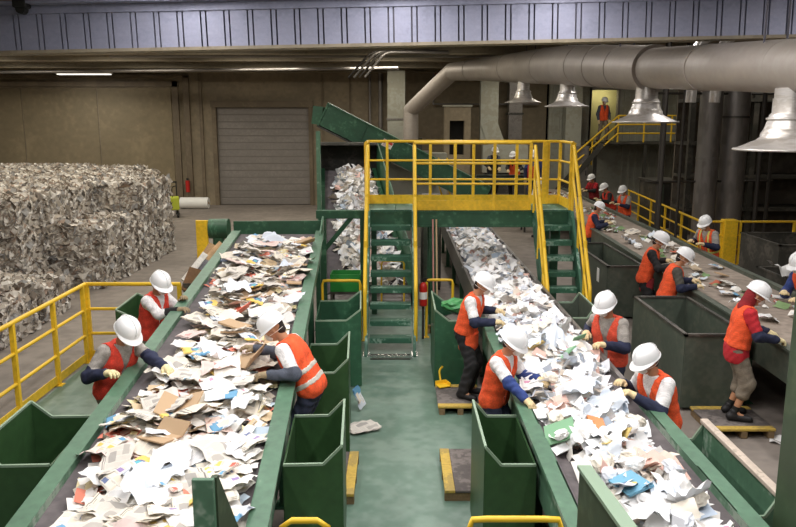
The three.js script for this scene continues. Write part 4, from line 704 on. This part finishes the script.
  part(gal, 'deck', span(2.6, 4.7, 0.88, 0.95, -28.2, -25.9), M.darkSteel); for (const x of [2.7, 4.6]) for (const z of [-28.1, -26]) part(gal, 'leg', span(x - 0.06, x + 0.06, 0, 0.88, z - 0.06, z + 0.06), M.darkSteel);
  part(gal, 'feed_trough', [span(2.7, 4.6, 1.75, 1.8, -26.2, -25.9), span(2.7, 4.6, 1.5, 1.8, -25.95, -25.9)], M.greyGreen); for (const x of [2.75, 4.55]) part(gal, 'trough_leg', span(x - 0.04, x + 0.04, 0.95, 1.75, -26.1, -26.0), M.greyGreen);
  const yf = thing('yellow_brace_frame', 'leaning yellow pipe braces behind the platform railing', 'frame', [1.05, 0, -22.5]);
  for (const k of [0, 1, 2]) part(yf, 'brace', bar([-0.1 + k * 0.25, 2.55, 0], [0.75 + k * 0.25, 0.0, 0], 0.025), M.yellow); part(yf, 'foot_bar', bar([0.65, 0.03, 0], [1.35, 0.03, 0], 0.03), M.yellow);
}
worker('worker in black on the rear gallery seen through the platform railing', { at: [3.42, -27.2], y: 0.95, yaw: 20, lean: 12, far: true, vest: C.black, shirt: C.slate, cover: C.black, trousers: C.black, mask: true, hands: [[3.2, 1.95, -26.7], [3.6, 1.95, -26.7]] });
worker('worker in an orange vest on the rear gallery seen through the platform railing', { at: [4.1, -26.6], y: 0.95, yaw: -30, lean: 20, s: 0.93, far: true, vest: C.orange, shirt: C.black, cover: C.black, trousers: C.black, hands: [[3.8, 1.9, -26.15], [4.2, 1.9, -26.1]] });
worker('worker in a blue jacket with an orange vest at the end of the rear gallery', { at: [4.5, -25.0], y: 0.9, yaw: -20, lean: 6, far: true, vest: C.red, shirt: C.blue, cover: C.navy, trousers: C.navy, long: true });
worker('worker in a white shirt stooping beside the rear gallery', { at: [4.5, -23.6], y: 0.0, yaw: -40, lean: 8, s: 1.05, far: true, vest: null, shirt: C.white, cover: C.white, trousers: C.denim, long: true });
{ const st = thing('step_block', 'dark steel step block at the end of the rear gallery', 'step'); st.position.set(4.5, 0, -25.0); part(st, 'top', box(0.7, 0.04, 0.7, 0, 0.88, 0), M.darkSteel); for (const a of [-1, 1]) for (const b of [-1, 1]) part(st, 'leg', box(0.06, 0.86, 0.06, a * 0.3, 0.43, b * 0.3), M.darkSteel); }
worker('person in an orange vest walking out of the lit yellow doorway', { at: [8.45, -31.5], y: 2.8, yaw: 15, lean: 3, far: true, vest: C.orange, shirt: C.slate, cover: C.slate, trousers: C.khaki, step: 0.12, long: true });
// small things on the rear floor
{
  const t = thing('pallet_truck', 'small yellow-green pallet truck parked by the bales', 'truck', [-8.62, 0, -28.6], 0.3);
  const lime = std({ color: '#b9c43a', roughness: 0.5 });
  part(t, 'body', rbox(0.5, 0.5, 0.45, 0, 0.55, 0, 0.05), lime); part(t, 'mast', [span(-0.2, -0.15, 0.1, 1.35, -0.35, -0.3), span(0.15, 0.2, 0.1, 1.35, -0.35, -0.3), span(-0.2, 0.2, 1.3, 1.36, -0.35, -0.3)], M.black);
  part(t, 'tiller', pipe([[0, 0.8, 0.2], [0, 1.2, 0.45], [0.15, 1.25, 0.5]], 0.02, 0.05, 6), M.black); for (const x of [-0.18, 0.18]) { part(t, 'fork', box(0.14, 0.05, 1.0, x, 0.1, -0.75), M.black); part(t, 'wheel', bar([x - 0.04, 0.09, 0.12], [x + 0.04, 0.09, 0.12], 0.09, 16), M.black); }
  const r = thing('paper_roll', 'white paper roll lying on the floor by the shutter door', 'roll', [-8.55, 0.24, -31.6]); part(r, 'roll', bar([-0.62, 0, 0], [0.55, 0, 0], 0.24, 28), M.white); part(r, 'core', bar([0.55, 0, 0], [0.57, 0, 0], 0.06, 14), M.cardboard);
  const ex = thing('wall_extinguisher', 'small red extinguisher on the tan rear wall', 'extinguisher', [-9.15, 0.6, -32.7]); part(ex, 'cylinder', bar([0, 0, 0], [0, 0.5, 0], 0.09, 14), M.red); part(ex, 'valve', box(0.08, 0.1, 0.06, 0, 0.56, 0), M.black); part(ex, 'bracket', box(0.06, 0.3, 0.1, 0, 0.25, -0.1), M.black);
  const d = thing('conveyor_drive', 'green drive drum with a flat yellow guard beyond the newspaper belt', 'motor', [-3.75, 0, -14.9]); part(d, 'guard', rbox(0.24, 1.68, 0.05, -0.15, 0.84, 0.1, 0.01), M.yellow); part(d, 'drum', bar([-0.02, 1.5, 0], [0.36, 1.5, 0], 0.2, 24), M.deepGreen); part(d, 'stand', span(0.05, 0.25, 0, 1.35, -0.08, 0.08), M.deepGreen);
  const gb = thing('green_crate', 'bright green plastic crate on the low stand behind the yellow hoop', 'crate', [-0.9, 0.74, -12.75]); const gm = std({ color: '#2c8a3a', roughness: 0.5 }); part(gb, 'bottom', box(0.5, 0.02, 0.4, 0, 0.01, 0), gm); for (const s of [-1, 1]) { part(gb, 'end', box(0.02, 0.3, 0.4, s * 0.25, 0.15, 0), gm); part(gb, 'side', box(0.5, 0.3, 0.02, 0, 0.15, s * 0.2), gm); }
  const gs = thing('crate_stand', 'low dark steel stand under the green crate', 'stand', [-0.9, 0, -12.75]); part(gs, 'top', box(0.55, 0.03, 0.45, 0, 0.72, 0), M.darkSteel); for (const a of [-1, 1]) for (const b of [-1, 1]) part(gs, 'leg', box(0.04, 0.71, 0.04, a * 0.24, 0.355, b * 0.19), M.darkSteel);
  const tr = thing('catch_tray', 'dark steel catch tray full of cardboard beside the far end of the newspaper belt', 'tray', [-3.2, 0, -12.1]); part(tr, 'tray', [box(0.42, 0.02, 0.9, 0, 0.95, 0), box(0.02, 0.14, 0.9, -0.21, 1.01, 0), box(0.42, 0.14, 0.02, 0, 1.01, 0.45)], M.darkSteel); for (const a2 of [-1, 1]) for (const b2 of [-1, 1]) part(tr, 'leg', box(0.04, 0.94, 0.04, a2 * 0.18, 0.47, b2 * 0.4), M.darkSteel);
  const cc = [['#a98a63', 0.36, 0.6, -3.15, 1.3, -12.35, 0.9, -0.5], ['#8f8f96', 0.3, 0.42, -3.2, 1.2, -12.05, 0.8, -0.45], ['#c9a57a', 0.12, 0.55, -3.12, 1.42, -12.4, 0.75, -0.7], ['#e2ddd2', 0.1, 0.62, -3.3, 1.28, -11.95, 0.8, -0.6], ['#7b5a3a', 0.3, 0.4, -3.26, 1.1, -11.75, 1.0, -0.3]];
  cc.forEach(([c, w, h, x, y, z, a2, r2], i) => { const g = box(w, 0.05, h); g.rotateX(a2); g.rotateZ(r2); g.translate(x, y, z); solo('cardboard_box_side', ['large tan cardboard panel spilling off the far end of the newspaper belt', 'grey carton slipping down beside the far end of the newspaper belt', 'orange-tan cardboard strip standing in the catch tray', 'thin white cardboard strip standing in the catch tray', 'dark brown cardboard scrap at the bottom of the catch tray'][i], 'cardboard', g, std({ map: worn(c, c, 0.4, 2, 80 + i), roughness: 0.85 }), 'cardboard spilling off the newspaper belt'); });
}
// ---------------------------------------------------------------- paper bales
const vn = (x, y, z) => Math.sin(x * 12.9 + y * 7.3 + z * 5.1) * Math.sin(x * 5.3 - y * 13.7 + z * 9.7) * Math.sin(-x * 8.1 + y * 4.9 + z * 14.3);
const TONES = ['#d6cfc5', '#c3bbaf', '#ddd8cf', '#a79e92', '#8c8277', '#766c61', '#b8afa3', '#9a8f82', '#cfc8bd', '#e2ddd5', '#a3a09c', '#b5aa9c', '#92908d', '#a08c7c', '#c9c2b7'].map(c => new THREE.Color(c));
const scrapMat = std({ vertexColors: true, roughness: 0.9, side: THREE.DoubleSide });
function scrapSoup(list, segs) {                                 // many bent scraps in one geometry: list of {m: Matrix4, c: Color, w, h, bend}
  const pos = [], nor = [], col = [], uv = [], a = V(), b = V(), c = V(), n = V();
  for (const s of list) {
    const grid = []; const kx = segs, ky = segs;
    for (let j = 0; j <= ky; j++) for (let i = 0; i <= kx; i++) { const u = i / kx - 0.5, v = j / ky - 0.5; grid.push(V(u * s.w, s.bend * (Math.sin(u * s.f + s.p) + Math.cos(v * s.f * 0.8 - s.p) - 0.6), v * s.h).applyMatrix4(s.m)); }
    for (let j = 0; j < ky; j++) for (let i = 0; i < kx; i++) { const q = [grid[j * (kx + 1) + i], grid[j * (kx + 1) + i + 1], grid[(j + 1) * (kx + 1) + i + 1], grid[(j + 1) * (kx + 1) + i]];
      for (const tr of [[0, 2, 1], [0, 3, 2]]) { n.copy(b.copy(q[tr[1]]).sub(q[tr[0]])).cross(c.copy(q[tr[2]]).sub(q[tr[0]])).normalize(); for (const k of tr) { pos.push(q[k].x, q[k].y, q[k].z); nor.push(n.x, n.y, n.z); col.push(s.c.r, s.c.g, s.c.b); uv.push(0, 0); } } }
  }
  const g = new THREE.BufferGeometry(); g.setAttribute('position', new THREE.Float32BufferAttribute(pos, 3)); g.setAttribute('normal', new THREE.Float32BufferAttribute(nor, 3)); g.setAttribute('color', new THREE.Float32BufferAttribute(col, 3)); g.setAttribute('uv', new THREE.Float32BufferAttribute(uv, 2)); return g;
}
const BW = 1.14, BH = 0.68, BD = 1.28;
function baleGeos(s) {
  seed = 900 + s * 77;
  const g = new THREE.BoxGeometry(BW, BH, BD, 26, 16, 30), p = g.attributes.position, col = new Float32Array(p.count * 3);
  for (let i = 0; i < p.count; i++) {
    let x = p.getX(i), y = p.getY(i), z = p.getZ(i); const k = 0.028;
    const ex = Math.max(0, Math.abs(x) / (BW / 2) - 0.8), ez = Math.max(0, Math.abs(z) / (BD / 2) - 0.8), ey = Math.max(0, Math.abs(y) / (BH / 2) - 0.75), rnd2 = 0.14 * (ex * ez + ex * ey + ey * ez) * 5;
    const q = s * 3.7; x += vn(y * 2.1 + q, z * 2 + q, x) * k; z += vn(x * 1.9 - q, y * 2 + 1, z + q) * k; y += vn(x * 2.2 + q, z * 2.3, y) * k * 0.6;
    p.setXYZ(i, x * (1 - rnd2 * 0.5), Math.max(-BH / 2, y * (1 - rnd2 * 0.5)), z * (1 - rnd2 * 0.5));
    const c = TONES[Math.floor(hash2(Math.round(x * 31), Math.round(y * 31 + z * 57), s) * TONES.length)]; col[3 * i] = c.r; col[3 * i + 1] = c.g; col[3 * i + 2] = c.b;
  }
  g.setAttribute('color', new THREE.BufferAttribute(col, 3)); g.computeVertexNormals();
  const list = [], m4 = () => new THREE.Matrix4();
  for (let i = 0; i < 800; i++) {
    const f = rnd(); let x = rr(-0.5, 0.5), y = rr(-0.5, 0.5), z = rr(-0.5, 0.5), up = V(0, 1, 0);
    if (f < 0.3) { y = 0.5; } else if (f < 0.62) { z = 0.5; up = V(0, 0, 1); } else if (f < 0.92) { x = 0.5; up = V(1, 0, 0); } else { z = -0.5; up = V(0, 0, -1); }
    const qn = new THREE.Quaternion().setFromUnitVectors(V(0, 1, 0), up.add(V(rr(-0.6, 0.6), rr(-0.6, 0.6), rr(-0.6, 0.6))).normalize()).multiply(qp(0, rr(0, 6.28)));
    const w = rr(0.07, 0.24);
    list.push({ m: m4().compose(V(x * BW * 0.97, Math.max(-0.42, y) * BH * 0.97, z * BD * 0.97), qn, V(1, 1, 1)), c: pick(TONES), w, h: w * rr(0.5, 1.2), bend: w * 0.2, f: rr(3, 7), p: rr(0, 6) });
  }
  return [g, scrapSoup(list, 2)];
}
const BALES = [0, 1, 2, 3].map(baleGeos); const baleMat = std({ vertexColors: true, roughness: 0.95, bumpMap: bumpFine, bumpScale: 0.02 });
function bale(x, y, z, label) {
  const k = Math.floor(rnd() * 4), t = thing('paper_bale', label, 'bale', [x + rr(-0.03, 0.03), y, z + rr(-0.04, 0.04)], rr(-0.03, 0.03), 'stacked bales of waste paper');
  const b = part(t, 'body', BALES[k][0], baleMat); b.position.y = BH / 2; const s = part(t, 'loose_scraps', BALES[k][1], scrapMat); s.position.y = BH / 2; s.userData.kind = 'stuff';
}
{
  seed = 4242;
  const cols = [[-7.0, [[-16.7, 2], [-18.0, 2], [-19.3, 3], [-20.6, 3]]]];
  for (let i = 0; i < 8; i++) { const x = -8.17 - i * 1.17, rows = []; for (let j = 0; j < (i === 0 ? 7 : i < 3 ? 9 : 10); j++) rows.push([-15.35 - j * 1.31, 3]); cols.push([x, rows]); }
  const tier = ['in the bottom tier', 'in the middle tier', 'in the top tier'];
  const ord = ['first', 'second', 'third', 'fourth', 'fifth', 'sixth', 'seventh', 'eighth', 'ninth', 'tenth'];
  cols.forEach(([x, rows], ci) => rows.forEach(([z, n], j) => {
    for (let k = 0; k < n; k++) {
            bale(x, k * 0.69, z, x > -7.5 ? 'waste paper bale ' + tier[k] + ', aisle column, ' + ord[j] + ' row from the railing' : 'waste paper bale ' + tier[k] + ', ' + ord[ci] + ' column from the aisle, ' + ord[j] + ' row');
    }
  }));
  bale(-6.98, 0, -13.75, 'single low bale of waste paper in front of the big stack'); bale(-8.2, 0, -13.8, 'second low waste paper bale in front of the big stack'); bale(-6.92, 0, -12.2, 'lone waste paper bale on the floor nearest the yellow railing');
}
// ---------------------------------------------------------------- paper on the belts
function printTex(kind, s) {
  seed = 5000 + s * 131; const cv = document.createElement('canvas'); cv.width = 192; cv.height = 256; const c = cv.getContext('2d');
  const bg = { news: '#dbd4c9', white: '#e9e7e3', cream: '#e2d8c6', pink: '#e0ccc4', mag: '#d9dfe6', flyer: '#e6e0d3', brown: '#b99c7a' }[kind]; c.fillStyle = bg; c.fillRect(0, 0, 192, 256);
  const lines = (x, y, w, n, col) => { c.fillStyle = col; for (let i = 0; i < n; i++) c.fillRect(x, y + i * 5, w * (i === n - 1 ? 0.6 : rr(0.9, 1)), 1.7); };
  const pal = ['#cf6a58', '#6a9fc0', '#e3c467', '#7fb08a', '#9a86b4', '#dc9a6c', '#5fb0bc', '#cf93ab', '#6a779c', '#e2d6c2', '#c9b6a4'];
  if (kind === 'news' || kind === 'cream') { c.fillStyle = '#8d8882'; c.fillRect(12, 12, 150, 9); c.fillRect(12, 30, rr(70, 120), 5); for (let k = 0; k < 4; k++) lines(12 + k * 43, 46, 38, 40, '#bfb9af'); c.fillStyle = pick(['#bdb6ae', '#a4b0ba', '#b3aca4', '#8f9ba8', '#a8a39c', '#9fb3b6']); c.fillRect(55, 60, 80, 60); c.fillStyle = '#b5afa6'; c.fillRect(98, 170, 80, 55); }
  else if (kind === 'white') { lines(20, 26, 150, 14, '#b4b6bc'); if (rnd() < 0.6) { c.fillStyle = pick(pal); c.fillRect(20, 120, 60, 40); } lines(20, 180, 140, 10, '#bdbfc4'); }
  else if (kind === 'pink') { lines(15, 20, 160, 42, '#c9b0a9'); c.fillStyle = '#bd928c'; c.fillRect(15, 90, 70, 50); }
  else if (kind === 'mag') { c.fillStyle = pick(pal); c.fillRect(0, 0, 192, 90); c.fillStyle = pick(pal); c.fillRect(20, 60, 90, 120); c.fillStyle = '#f5f2ec'; c.fillRect(120, 110, 60, 110); lines(124, 116, 52, 20, '#a3a19d'); c.fillStyle = pick(pal); c.beginPath(); c.arc(60, 110, 30, 0, 7); c.fill(); }
  else if (kind === 'flyer') { for (let j = 0; j < 4; j++) for (let i = 0; i < 3; i++) { c.fillStyle = rnd() < 0.45 ? pick(pal) : '#e9e2d2'; c.fillRect(8 + i * 61, 8 + j * 61, 54, 38); lines(8 + i * 61, 49 + j * 61, 50, 3, '#99928a'); } }
  
  const t = new THREE.CanvasTexture(cv); t.colorSpace = THREE.SRGBColorSpace; return t;
}
const PM = {}; for (const k of ['news', 'white', 'cream', 'pink', 'mag', 'flyer', 'brown']) PM[k] = [0, 1].map(i => std({ map: printTex(k, i + k.length * 3 + k.charCodeAt(0)), roughness: 0.75, side: THREE.DoubleSide }));
PM.plain = ['#eeedea', '#e4dfd5', '#dde1e8', '#e8e0d0'].map(c => std({ color: c, roughness: 0.8, side: THREE.DoubleSide }));
PM.film = [std({ color: '#f2f4f6', roughness: 0.35, side: THREE.DoubleSide }), std({ color: '#d5dde6', roughness: 0.35, side: THREE.DoubleSide })];
PM.colour = ['#d2664e', '#6aa3bd', '#dcc378', '#7fae86', '#d8a0ac', '#9aa4c0', '#dc9362'].map(c => std({ color: c, roughness: 0.55, side: THREE.DoubleSide }));
function bentSheet(w, h, nx, ny, amp, s) {
  const g = new THREE.PlaneGeometry(w, h, nx, ny); g.rotateX(-Math.PI / 2); const p = g.attributes.position; seed = 7000 + s * 97; const a = rr(2, 6), b = rr(0, 6), c = rr(3, 8), d = rr(0, 6), e = rr(-1, 1);
  for (let i = 0; i < p.count; i++) { const x = p.getX(i), z = p.getZ(i); p.setY(i, amp * (Math.sin(x * a / w + b) + 0.7 * Math.sin((z + e * x) * c / h + d)) + amp * 0.5 * Math.sin(x * 17 / w + z * 13 / h + s)); }
  g.computeVertexNormals(); return g;
}
function booklet(w, h, th, amp, s) {                              // a folded paper or magazine: bent slab with open page edges
  const gs = []; const n = 3; for (let k = 0; k < n; k++) { const g = bentSheet(w * (1 - k * 0.03), h * (1 - k * 0.02), 6, 5, amp, s); g.rotateY((k - 1) * 0.05); g.translate(k * 0.006, k * th / n, k * 0.004); gs.push(g); } return mergeGeometries(gs);
}
function crumple(r, s) {
  const g = new THREE.IcosahedronGeometry(r, 2), p = g.attributes.position; for (let i = 0; i < p.count; i++) { const x = p.getX(i) / r, y = p.getY(i) / r, z = p.getZ(i) / r; const k = 0.72 + 0.42 * hash2(Math.round(x * 7 + 50), Math.round(y * 7 + z * 11 + 50), s); p.setXYZ(i, x * r * k * 1.15, y * r * k * 0.62, z * r * k); } g.computeVertexNormals(); return g;
}
const GEO = { sheet: [], news: [], ball: [], mag: [], card: [], bag: [] };
for (let i = 0; i < 6; i++) { GEO.sheet.push(bentSheet(0.24, 0.31, 5, 6, 0.018, i)); GEO.news.push(i % 2 ? bentSheet(0.44, 0.34, 8, 6, 0.03, 20 + i) : booklet(0.36, 0.29, 0.02, 0.014, 30 + i)); GEO.ball.push(crumple(0.1, i)); GEO.mag.push(booklet(0.21, 0.28, 0.014, 0.01, 40 + i)); GEO.bag.push(bentSheet(0.34, 0.34, 9, 9, 0.05, 60 + i)); }
GEO.card.push(box(0.3, 0.02, 0.22), mergeGeometries([box(0.3, 0.012, 0.2), box(0.3, 0.012, 0.14, 0, 0.045, -0.155, 0.8)].map(norm)));
const KINDS = {
  newspaper: { g: 'news', m: ['news', 'cream'], n: 'newspaper', c: 'newspaper', w: ['grey printed newspaper', 'cream printed newspaper'] },
  pinkpaper: { g: 'news', m: ['pink'], n: 'newspaper', c: 'newspaper', w: ['pink printed newspaper'] },
  sheet: { g: 'sheet', m: ['white', 'plain'], n: 'paper_sheet', c: 'paper', w: ['white printed paper sheet', 'plain pale paper sheet'] },
  magazine: { g: 'mag', m: ['mag', 'flyer'], n: 'magazine', c: 'magazine', w: ['colour-covered magazine', 'colourful advertising leaflet'] },
  ball: { g: 'ball', m: ['plain'], n: 'crumpled_paper', c: 'paper', w: ['crumpled white paper wad'] },
  card: { g: 'card', m: ['brown'], n: 'cardboard_piece', c: 'cardboard', w: ['brown cardboard piece'] },
  bag: { g: 'bag', m: ['film'], n: 'plastic_film', c: 'plastic film', w: ['creased white plastic film'] },
  carton: { g: 'card', m: ['colour'], n: 'carton_piece', c: 'carton', w: ['bright coloured carton piece'] },
};
function litter(f, where, group, n, place, mix) {                // countable pieces, each a thing
  for (let i = 0; i < n; i++) {
    const key = pick(mix), K = KINDS[key], mi = Math.floor(rnd() * K.m.length), [u, z, dy, tilt, sc] = place(i, n);
    const m = solo(K.n, K.w[mi] + ' ' + where(z, u), K.c, pick(GEO[K.g]), pick(PM[K.m[mi]]), group);
    const p = f(u, z); m.position.set(p[0], p[1] + dy + (K.g === 'ball' ? 0.05 : K.g === 'bag' ? 0.06 : 0.03), p[2]); m.rotation.set(rr(-tilt, tilt), rr(0, 6.28), rr(-tilt, tilt), 'YXZ'); m.scale.setScalar(sc);
  }
}
function litterStuff(name, label, f, n, place, cols, size, segs = 2) {   // the countless small pieces underneath
  const list = []; for (let i = 0; i < n; i++) { const [u, z, dy, tilt] = place(), p = f(u, z), w = rr(size[0], size[1]); list.push({ m: new THREE.Matrix4().compose(V(p[0], p[1] + dy, p[2]), qp(rr(-tilt, tilt), rr(0, 6.28), rr(-tilt, tilt)), V(1, 1, 1)), c: pick(cols), w, h: w * rr(0.6, 1.3), bend: w * rr(0.06, 0.16), f: rr(3, 7), p: rr(0, 6) }); }
  const m = solo(name, label, 'paper litter', scrapSoup(list, segs), scrapMat); m.userData.kind = 'stuff'; return m;
}
seed = 31337;
const hump = (u, w, h) => h * Math.max(0, 1 - Math.pow(u / w, 2));
const W1 = ['#dfd9ce', '#d6cebe', '#e4e0d8', '#cdc4b5', '#dbd2c0', '#cfccc8', '#c4b8a7', '#e0ded8', '#e3cabf', '#d3bb98', '#b9c8d3', '#e9dcae', '#e9e4da', '#efe9de', '#f4f1ea', '#f2efe8', '#f4f1ea', '#d9806a'].map(c => new THREE.Color(c));
const W2 = ['#f7f6f4', '#f2f1ee', '#ebeae8', '#f5f3ef', '#e2e4e8', '#d3d9e2', '#f7f6f4', '#efece6', '#dccfc0', '#dbb5a8', '#bccada', '#f4f4f4', '#e5e0d8', '#f4f4f4', '#efeeec'].map(c => new THREE.Color(c));
const W3 = ['#d8cdbd', '#bba98f', '#e6e0d6', '#9b8a72', '#c9d3d8', '#7f9a6a', '#b5624a', '#e8e4dc'].map(c => new THREE.Color(c));
// newspaper belt
const cl1 = (z) => [-0.52 + 0.1 * Math.sin(z * 1.3), 0.66];
litterStuff('paper_litter', 'loose mixed paper scraps covering the newspaper belt', b1, 1350, () => { const z = -4.3 - Math.pow(rnd(), 1.2) * 8.3, [a, b] = cl1(z), u = rr(a, b) + (z > -10 ? 0 : rr(-0.12, 0)); return [u, z, 0.01 + rnd() * hump(u - 0.08, 0.72, 0.1) * (z < -9.5 ? 0.5 : 1), 0.35]; }, W1, [0.1, 0.24]);
const near1 = (z, u) => z > -5.5 ? (u > 0.1 ? 'on the newspaper belt before the guard hoop bin' : 'on the newspaper belt before the railing-side bin') : z > -6.5 ? (u > 0.1 ? 'on the newspaper belt beside the front bin' : 'on the newspaper belt beside the railing-side bin') : z > -7.8 ? (u > 0.1 ? 'on the newspaper belt before the silver-banded vest' : 'on the newspaper belt before the red vest') : z > -9.2 ? 'on the newspaper belt just past the silver-banded vest' : z > -10.8 ? 'on the newspaper belt near the white-sleeved worker' : 'on the newspaper belt close to its green end plate';
const near2 = z => z > -5.2 ? 'on the white paper belt beside the pale-edged bin' : z > -6.2 ? 'on the white paper belt beside the notched front bin' : z > -7.4 ? 'on the white paper belt beside the blue arm covers' : z > -8.8 ? 'on the white paper belt before the coral vest' : z > -10 ? 'on the white paper belt beside the orange pouch' : 'on the white paper belt near the crossover platform';
const near3 = z => z > -10 ? 'on the brown belt by the red shirt' : z > -14 ? 'on the brown belt by the black shirt and red apron' : z > -17.5 ? 'on the brown belt by the shoulder-banded vest' : 'on the brown belt past the stickered hopper';
litter(b1, near1, 'loose waste paper on the newspaper belt', 168, (i, n) => { const z = -4.35 - Math.pow(i / n, 1.35) * 8.2 + rr(-0.15, 0.15), [a, b] = cl1(z), u = rr(a, b); return [u, Math.min(-4.3, Math.max(-12.5, z)), 0.02 + hump(u - 0.08, 0.74, 0.12) * rr(0.5, 1), 0.3, rr(0.75, 1.12)]; }, ['newspaper', 'newspaper', 'newspaper', 'sheet', 'sheet', 'magazine', 'magazine', 'newspaper', 'bag', 'sheet', 'newspaper', 'sheet', 'newspaper', 'sheet', 'magazine', 'pinkpaper', 'bag', 'carton', 'newspaper', 'magazine', 'sheet', 'magazine', 'sheet', 'card']);
// white paper belt
const cl2 = z => z > -5.5 ? [-0.32, 0.3] : z > -7.5 ? [-0.46, 0.3] : [-0.46, 0.45];
litterStuff('paper_litter', 'loose white paper scraps heaped on the belt under the crossover platform', b2, 3000, () => { const z = -4.0 - Math.pow(rnd(), 1.05) * 16.5, [a, b] = cl2(z), u = rr(a, b); return [u, z, 0.01 + rnd() * hump(u - (a + b) / 2, 0.5, 0.2), 0.8]; }, W2, [0.07, 0.2]);
litter(b2, near2, 'loose waste paper on the white paper belt', 104, (i, n) => { const z = -4.15 - Math.pow(i / n, 1.1) * 6.6 + rr(-0.1, 0.1), [a, b] = cl2(z), u = rr(a, b); return [u, Math.min(-4.0, z), 0.05 + hump(u - (a + b) / 2, 0.46, 0.17) * rr(0.5, 1), 0.6, rr(0.55, 0.95)]; }, ['ball', 'ball', 'ball', 'sheet', 'sheet', 'bag', 'bag', 'sheet', 'ball', 'ball', 'magazine', 'sheet', 'bag', 'ball', 'sheet', 'carton']);
// brown belt and feed belt
litterStuff('paper_litter', 'sparse dusty litter scattered over the brown belt', b3, 420, () => { const z = -6 - rnd() * 22, c = Math.sin(z * 1.1) * 0.3; return [Math.max(-0.6, Math.min(0.6, c + rr(-0.3, 0.3))), z, 0.01 + rnd() * 0.06, 0.5]; }, W3, [0.06, 0.17]);
litter(b3, near3, 'waste on the brown belt', 22, (i) => [rr(-0.5, 0.4), -7.5 - i * 0.72, 0.02, 0.3, rr(0.7, 1.1)], ['sheet', 'bag', 'ball', 'carton', 'magazine', 'newspaper', 'card']);
litterStuff('paper_litter', 'loose white paper tumbling up the steep feed belt', b4, 1500, () => { const z = -14.7 - rnd() * 5.3, u = Math.max(-0.8, Math.min(0.8, 0.12 + (rnd() + rnd() - 1) * 0.75)); return [u, z, 0.02 + rnd() * hump(u - 0.1, 0.8, 0.2), 0.9]; }, W2.concat(W1.slice(0, 4)), [0.09, 0.24]);
// strays on the floor and in the bins
{
  const fl = (name, label, cat, x, y, z, g, m, ry, rx = 0) => { const o = solo(name, label, cat, g, m, 'stray paper on the floor'); o.position.set(x, y, z); o.rotation.set(rx, ry, 0, 'YXZ'); };
  fl('newspaper', 'folded newspaper lying on the green aisle floor', 'newspaper', -0.42, 0.03, -8.4, GEO.news[0], PM.news[0], 0.5);
  fl('magazine', 'dark-covered magazine leaning against the green bin on the aisle floor', 'magazine', -0.5, 0.16, -9.05, GEO.mag[1], PM.mag[0], 1.4, 1.2);
  fl('paper_sheet', 'white paper scrap lying beside the pallet of the worker in red', 'paper', 4.42, 0.03, -8.05, GEO.sheet[2], PM.plain[0], 1.1);
  const gbag = std({ color: '#4f9a5c', roughness: 0.4 }); const o = solo('green_bag', 'bunched green plastic bag in the bin by the brooms', 'bag', crumple(0.17, 9), gbag); o.position.set(0.82, 0.98, -10.6);
  const b = box(0.52, 0.5, 0.6); const o2 = solo('bagged_waste', 'packed dark waste filling the bin under the green bag', 'waste', [crumple(0.26, 12)], std({ color: '#6a665e', roughness: 0.9 })); o2.position.set(0.82, 0.72, -10.5);
  const ws = solo('paper_sheet', 'large white sheet poking out of the black hopper bin', 'paper', bentSheet(0.9, 0.5, 8, 6, 0.06, 91), PM.plain[0]); ws.position.set(7.1, 0.95, -13.3); ws.rotation.set(0.5, 0.4, -0.5);
  for (let i = 0; i < 4; i++) { const c = solo('paper_sheet', 'white paper scrap on the concrete in front of the shutter door', 'paper', GEO.sheet[i], PM.plain[0], 'scraps on the rear floor'); c.position.set([-4.6, -5.3, -6.8, -3.4][i], 0.03, [-24.5, -20, -17, -27][i]); c.rotation.y = i; }
}
renderer.render(scene, camera);
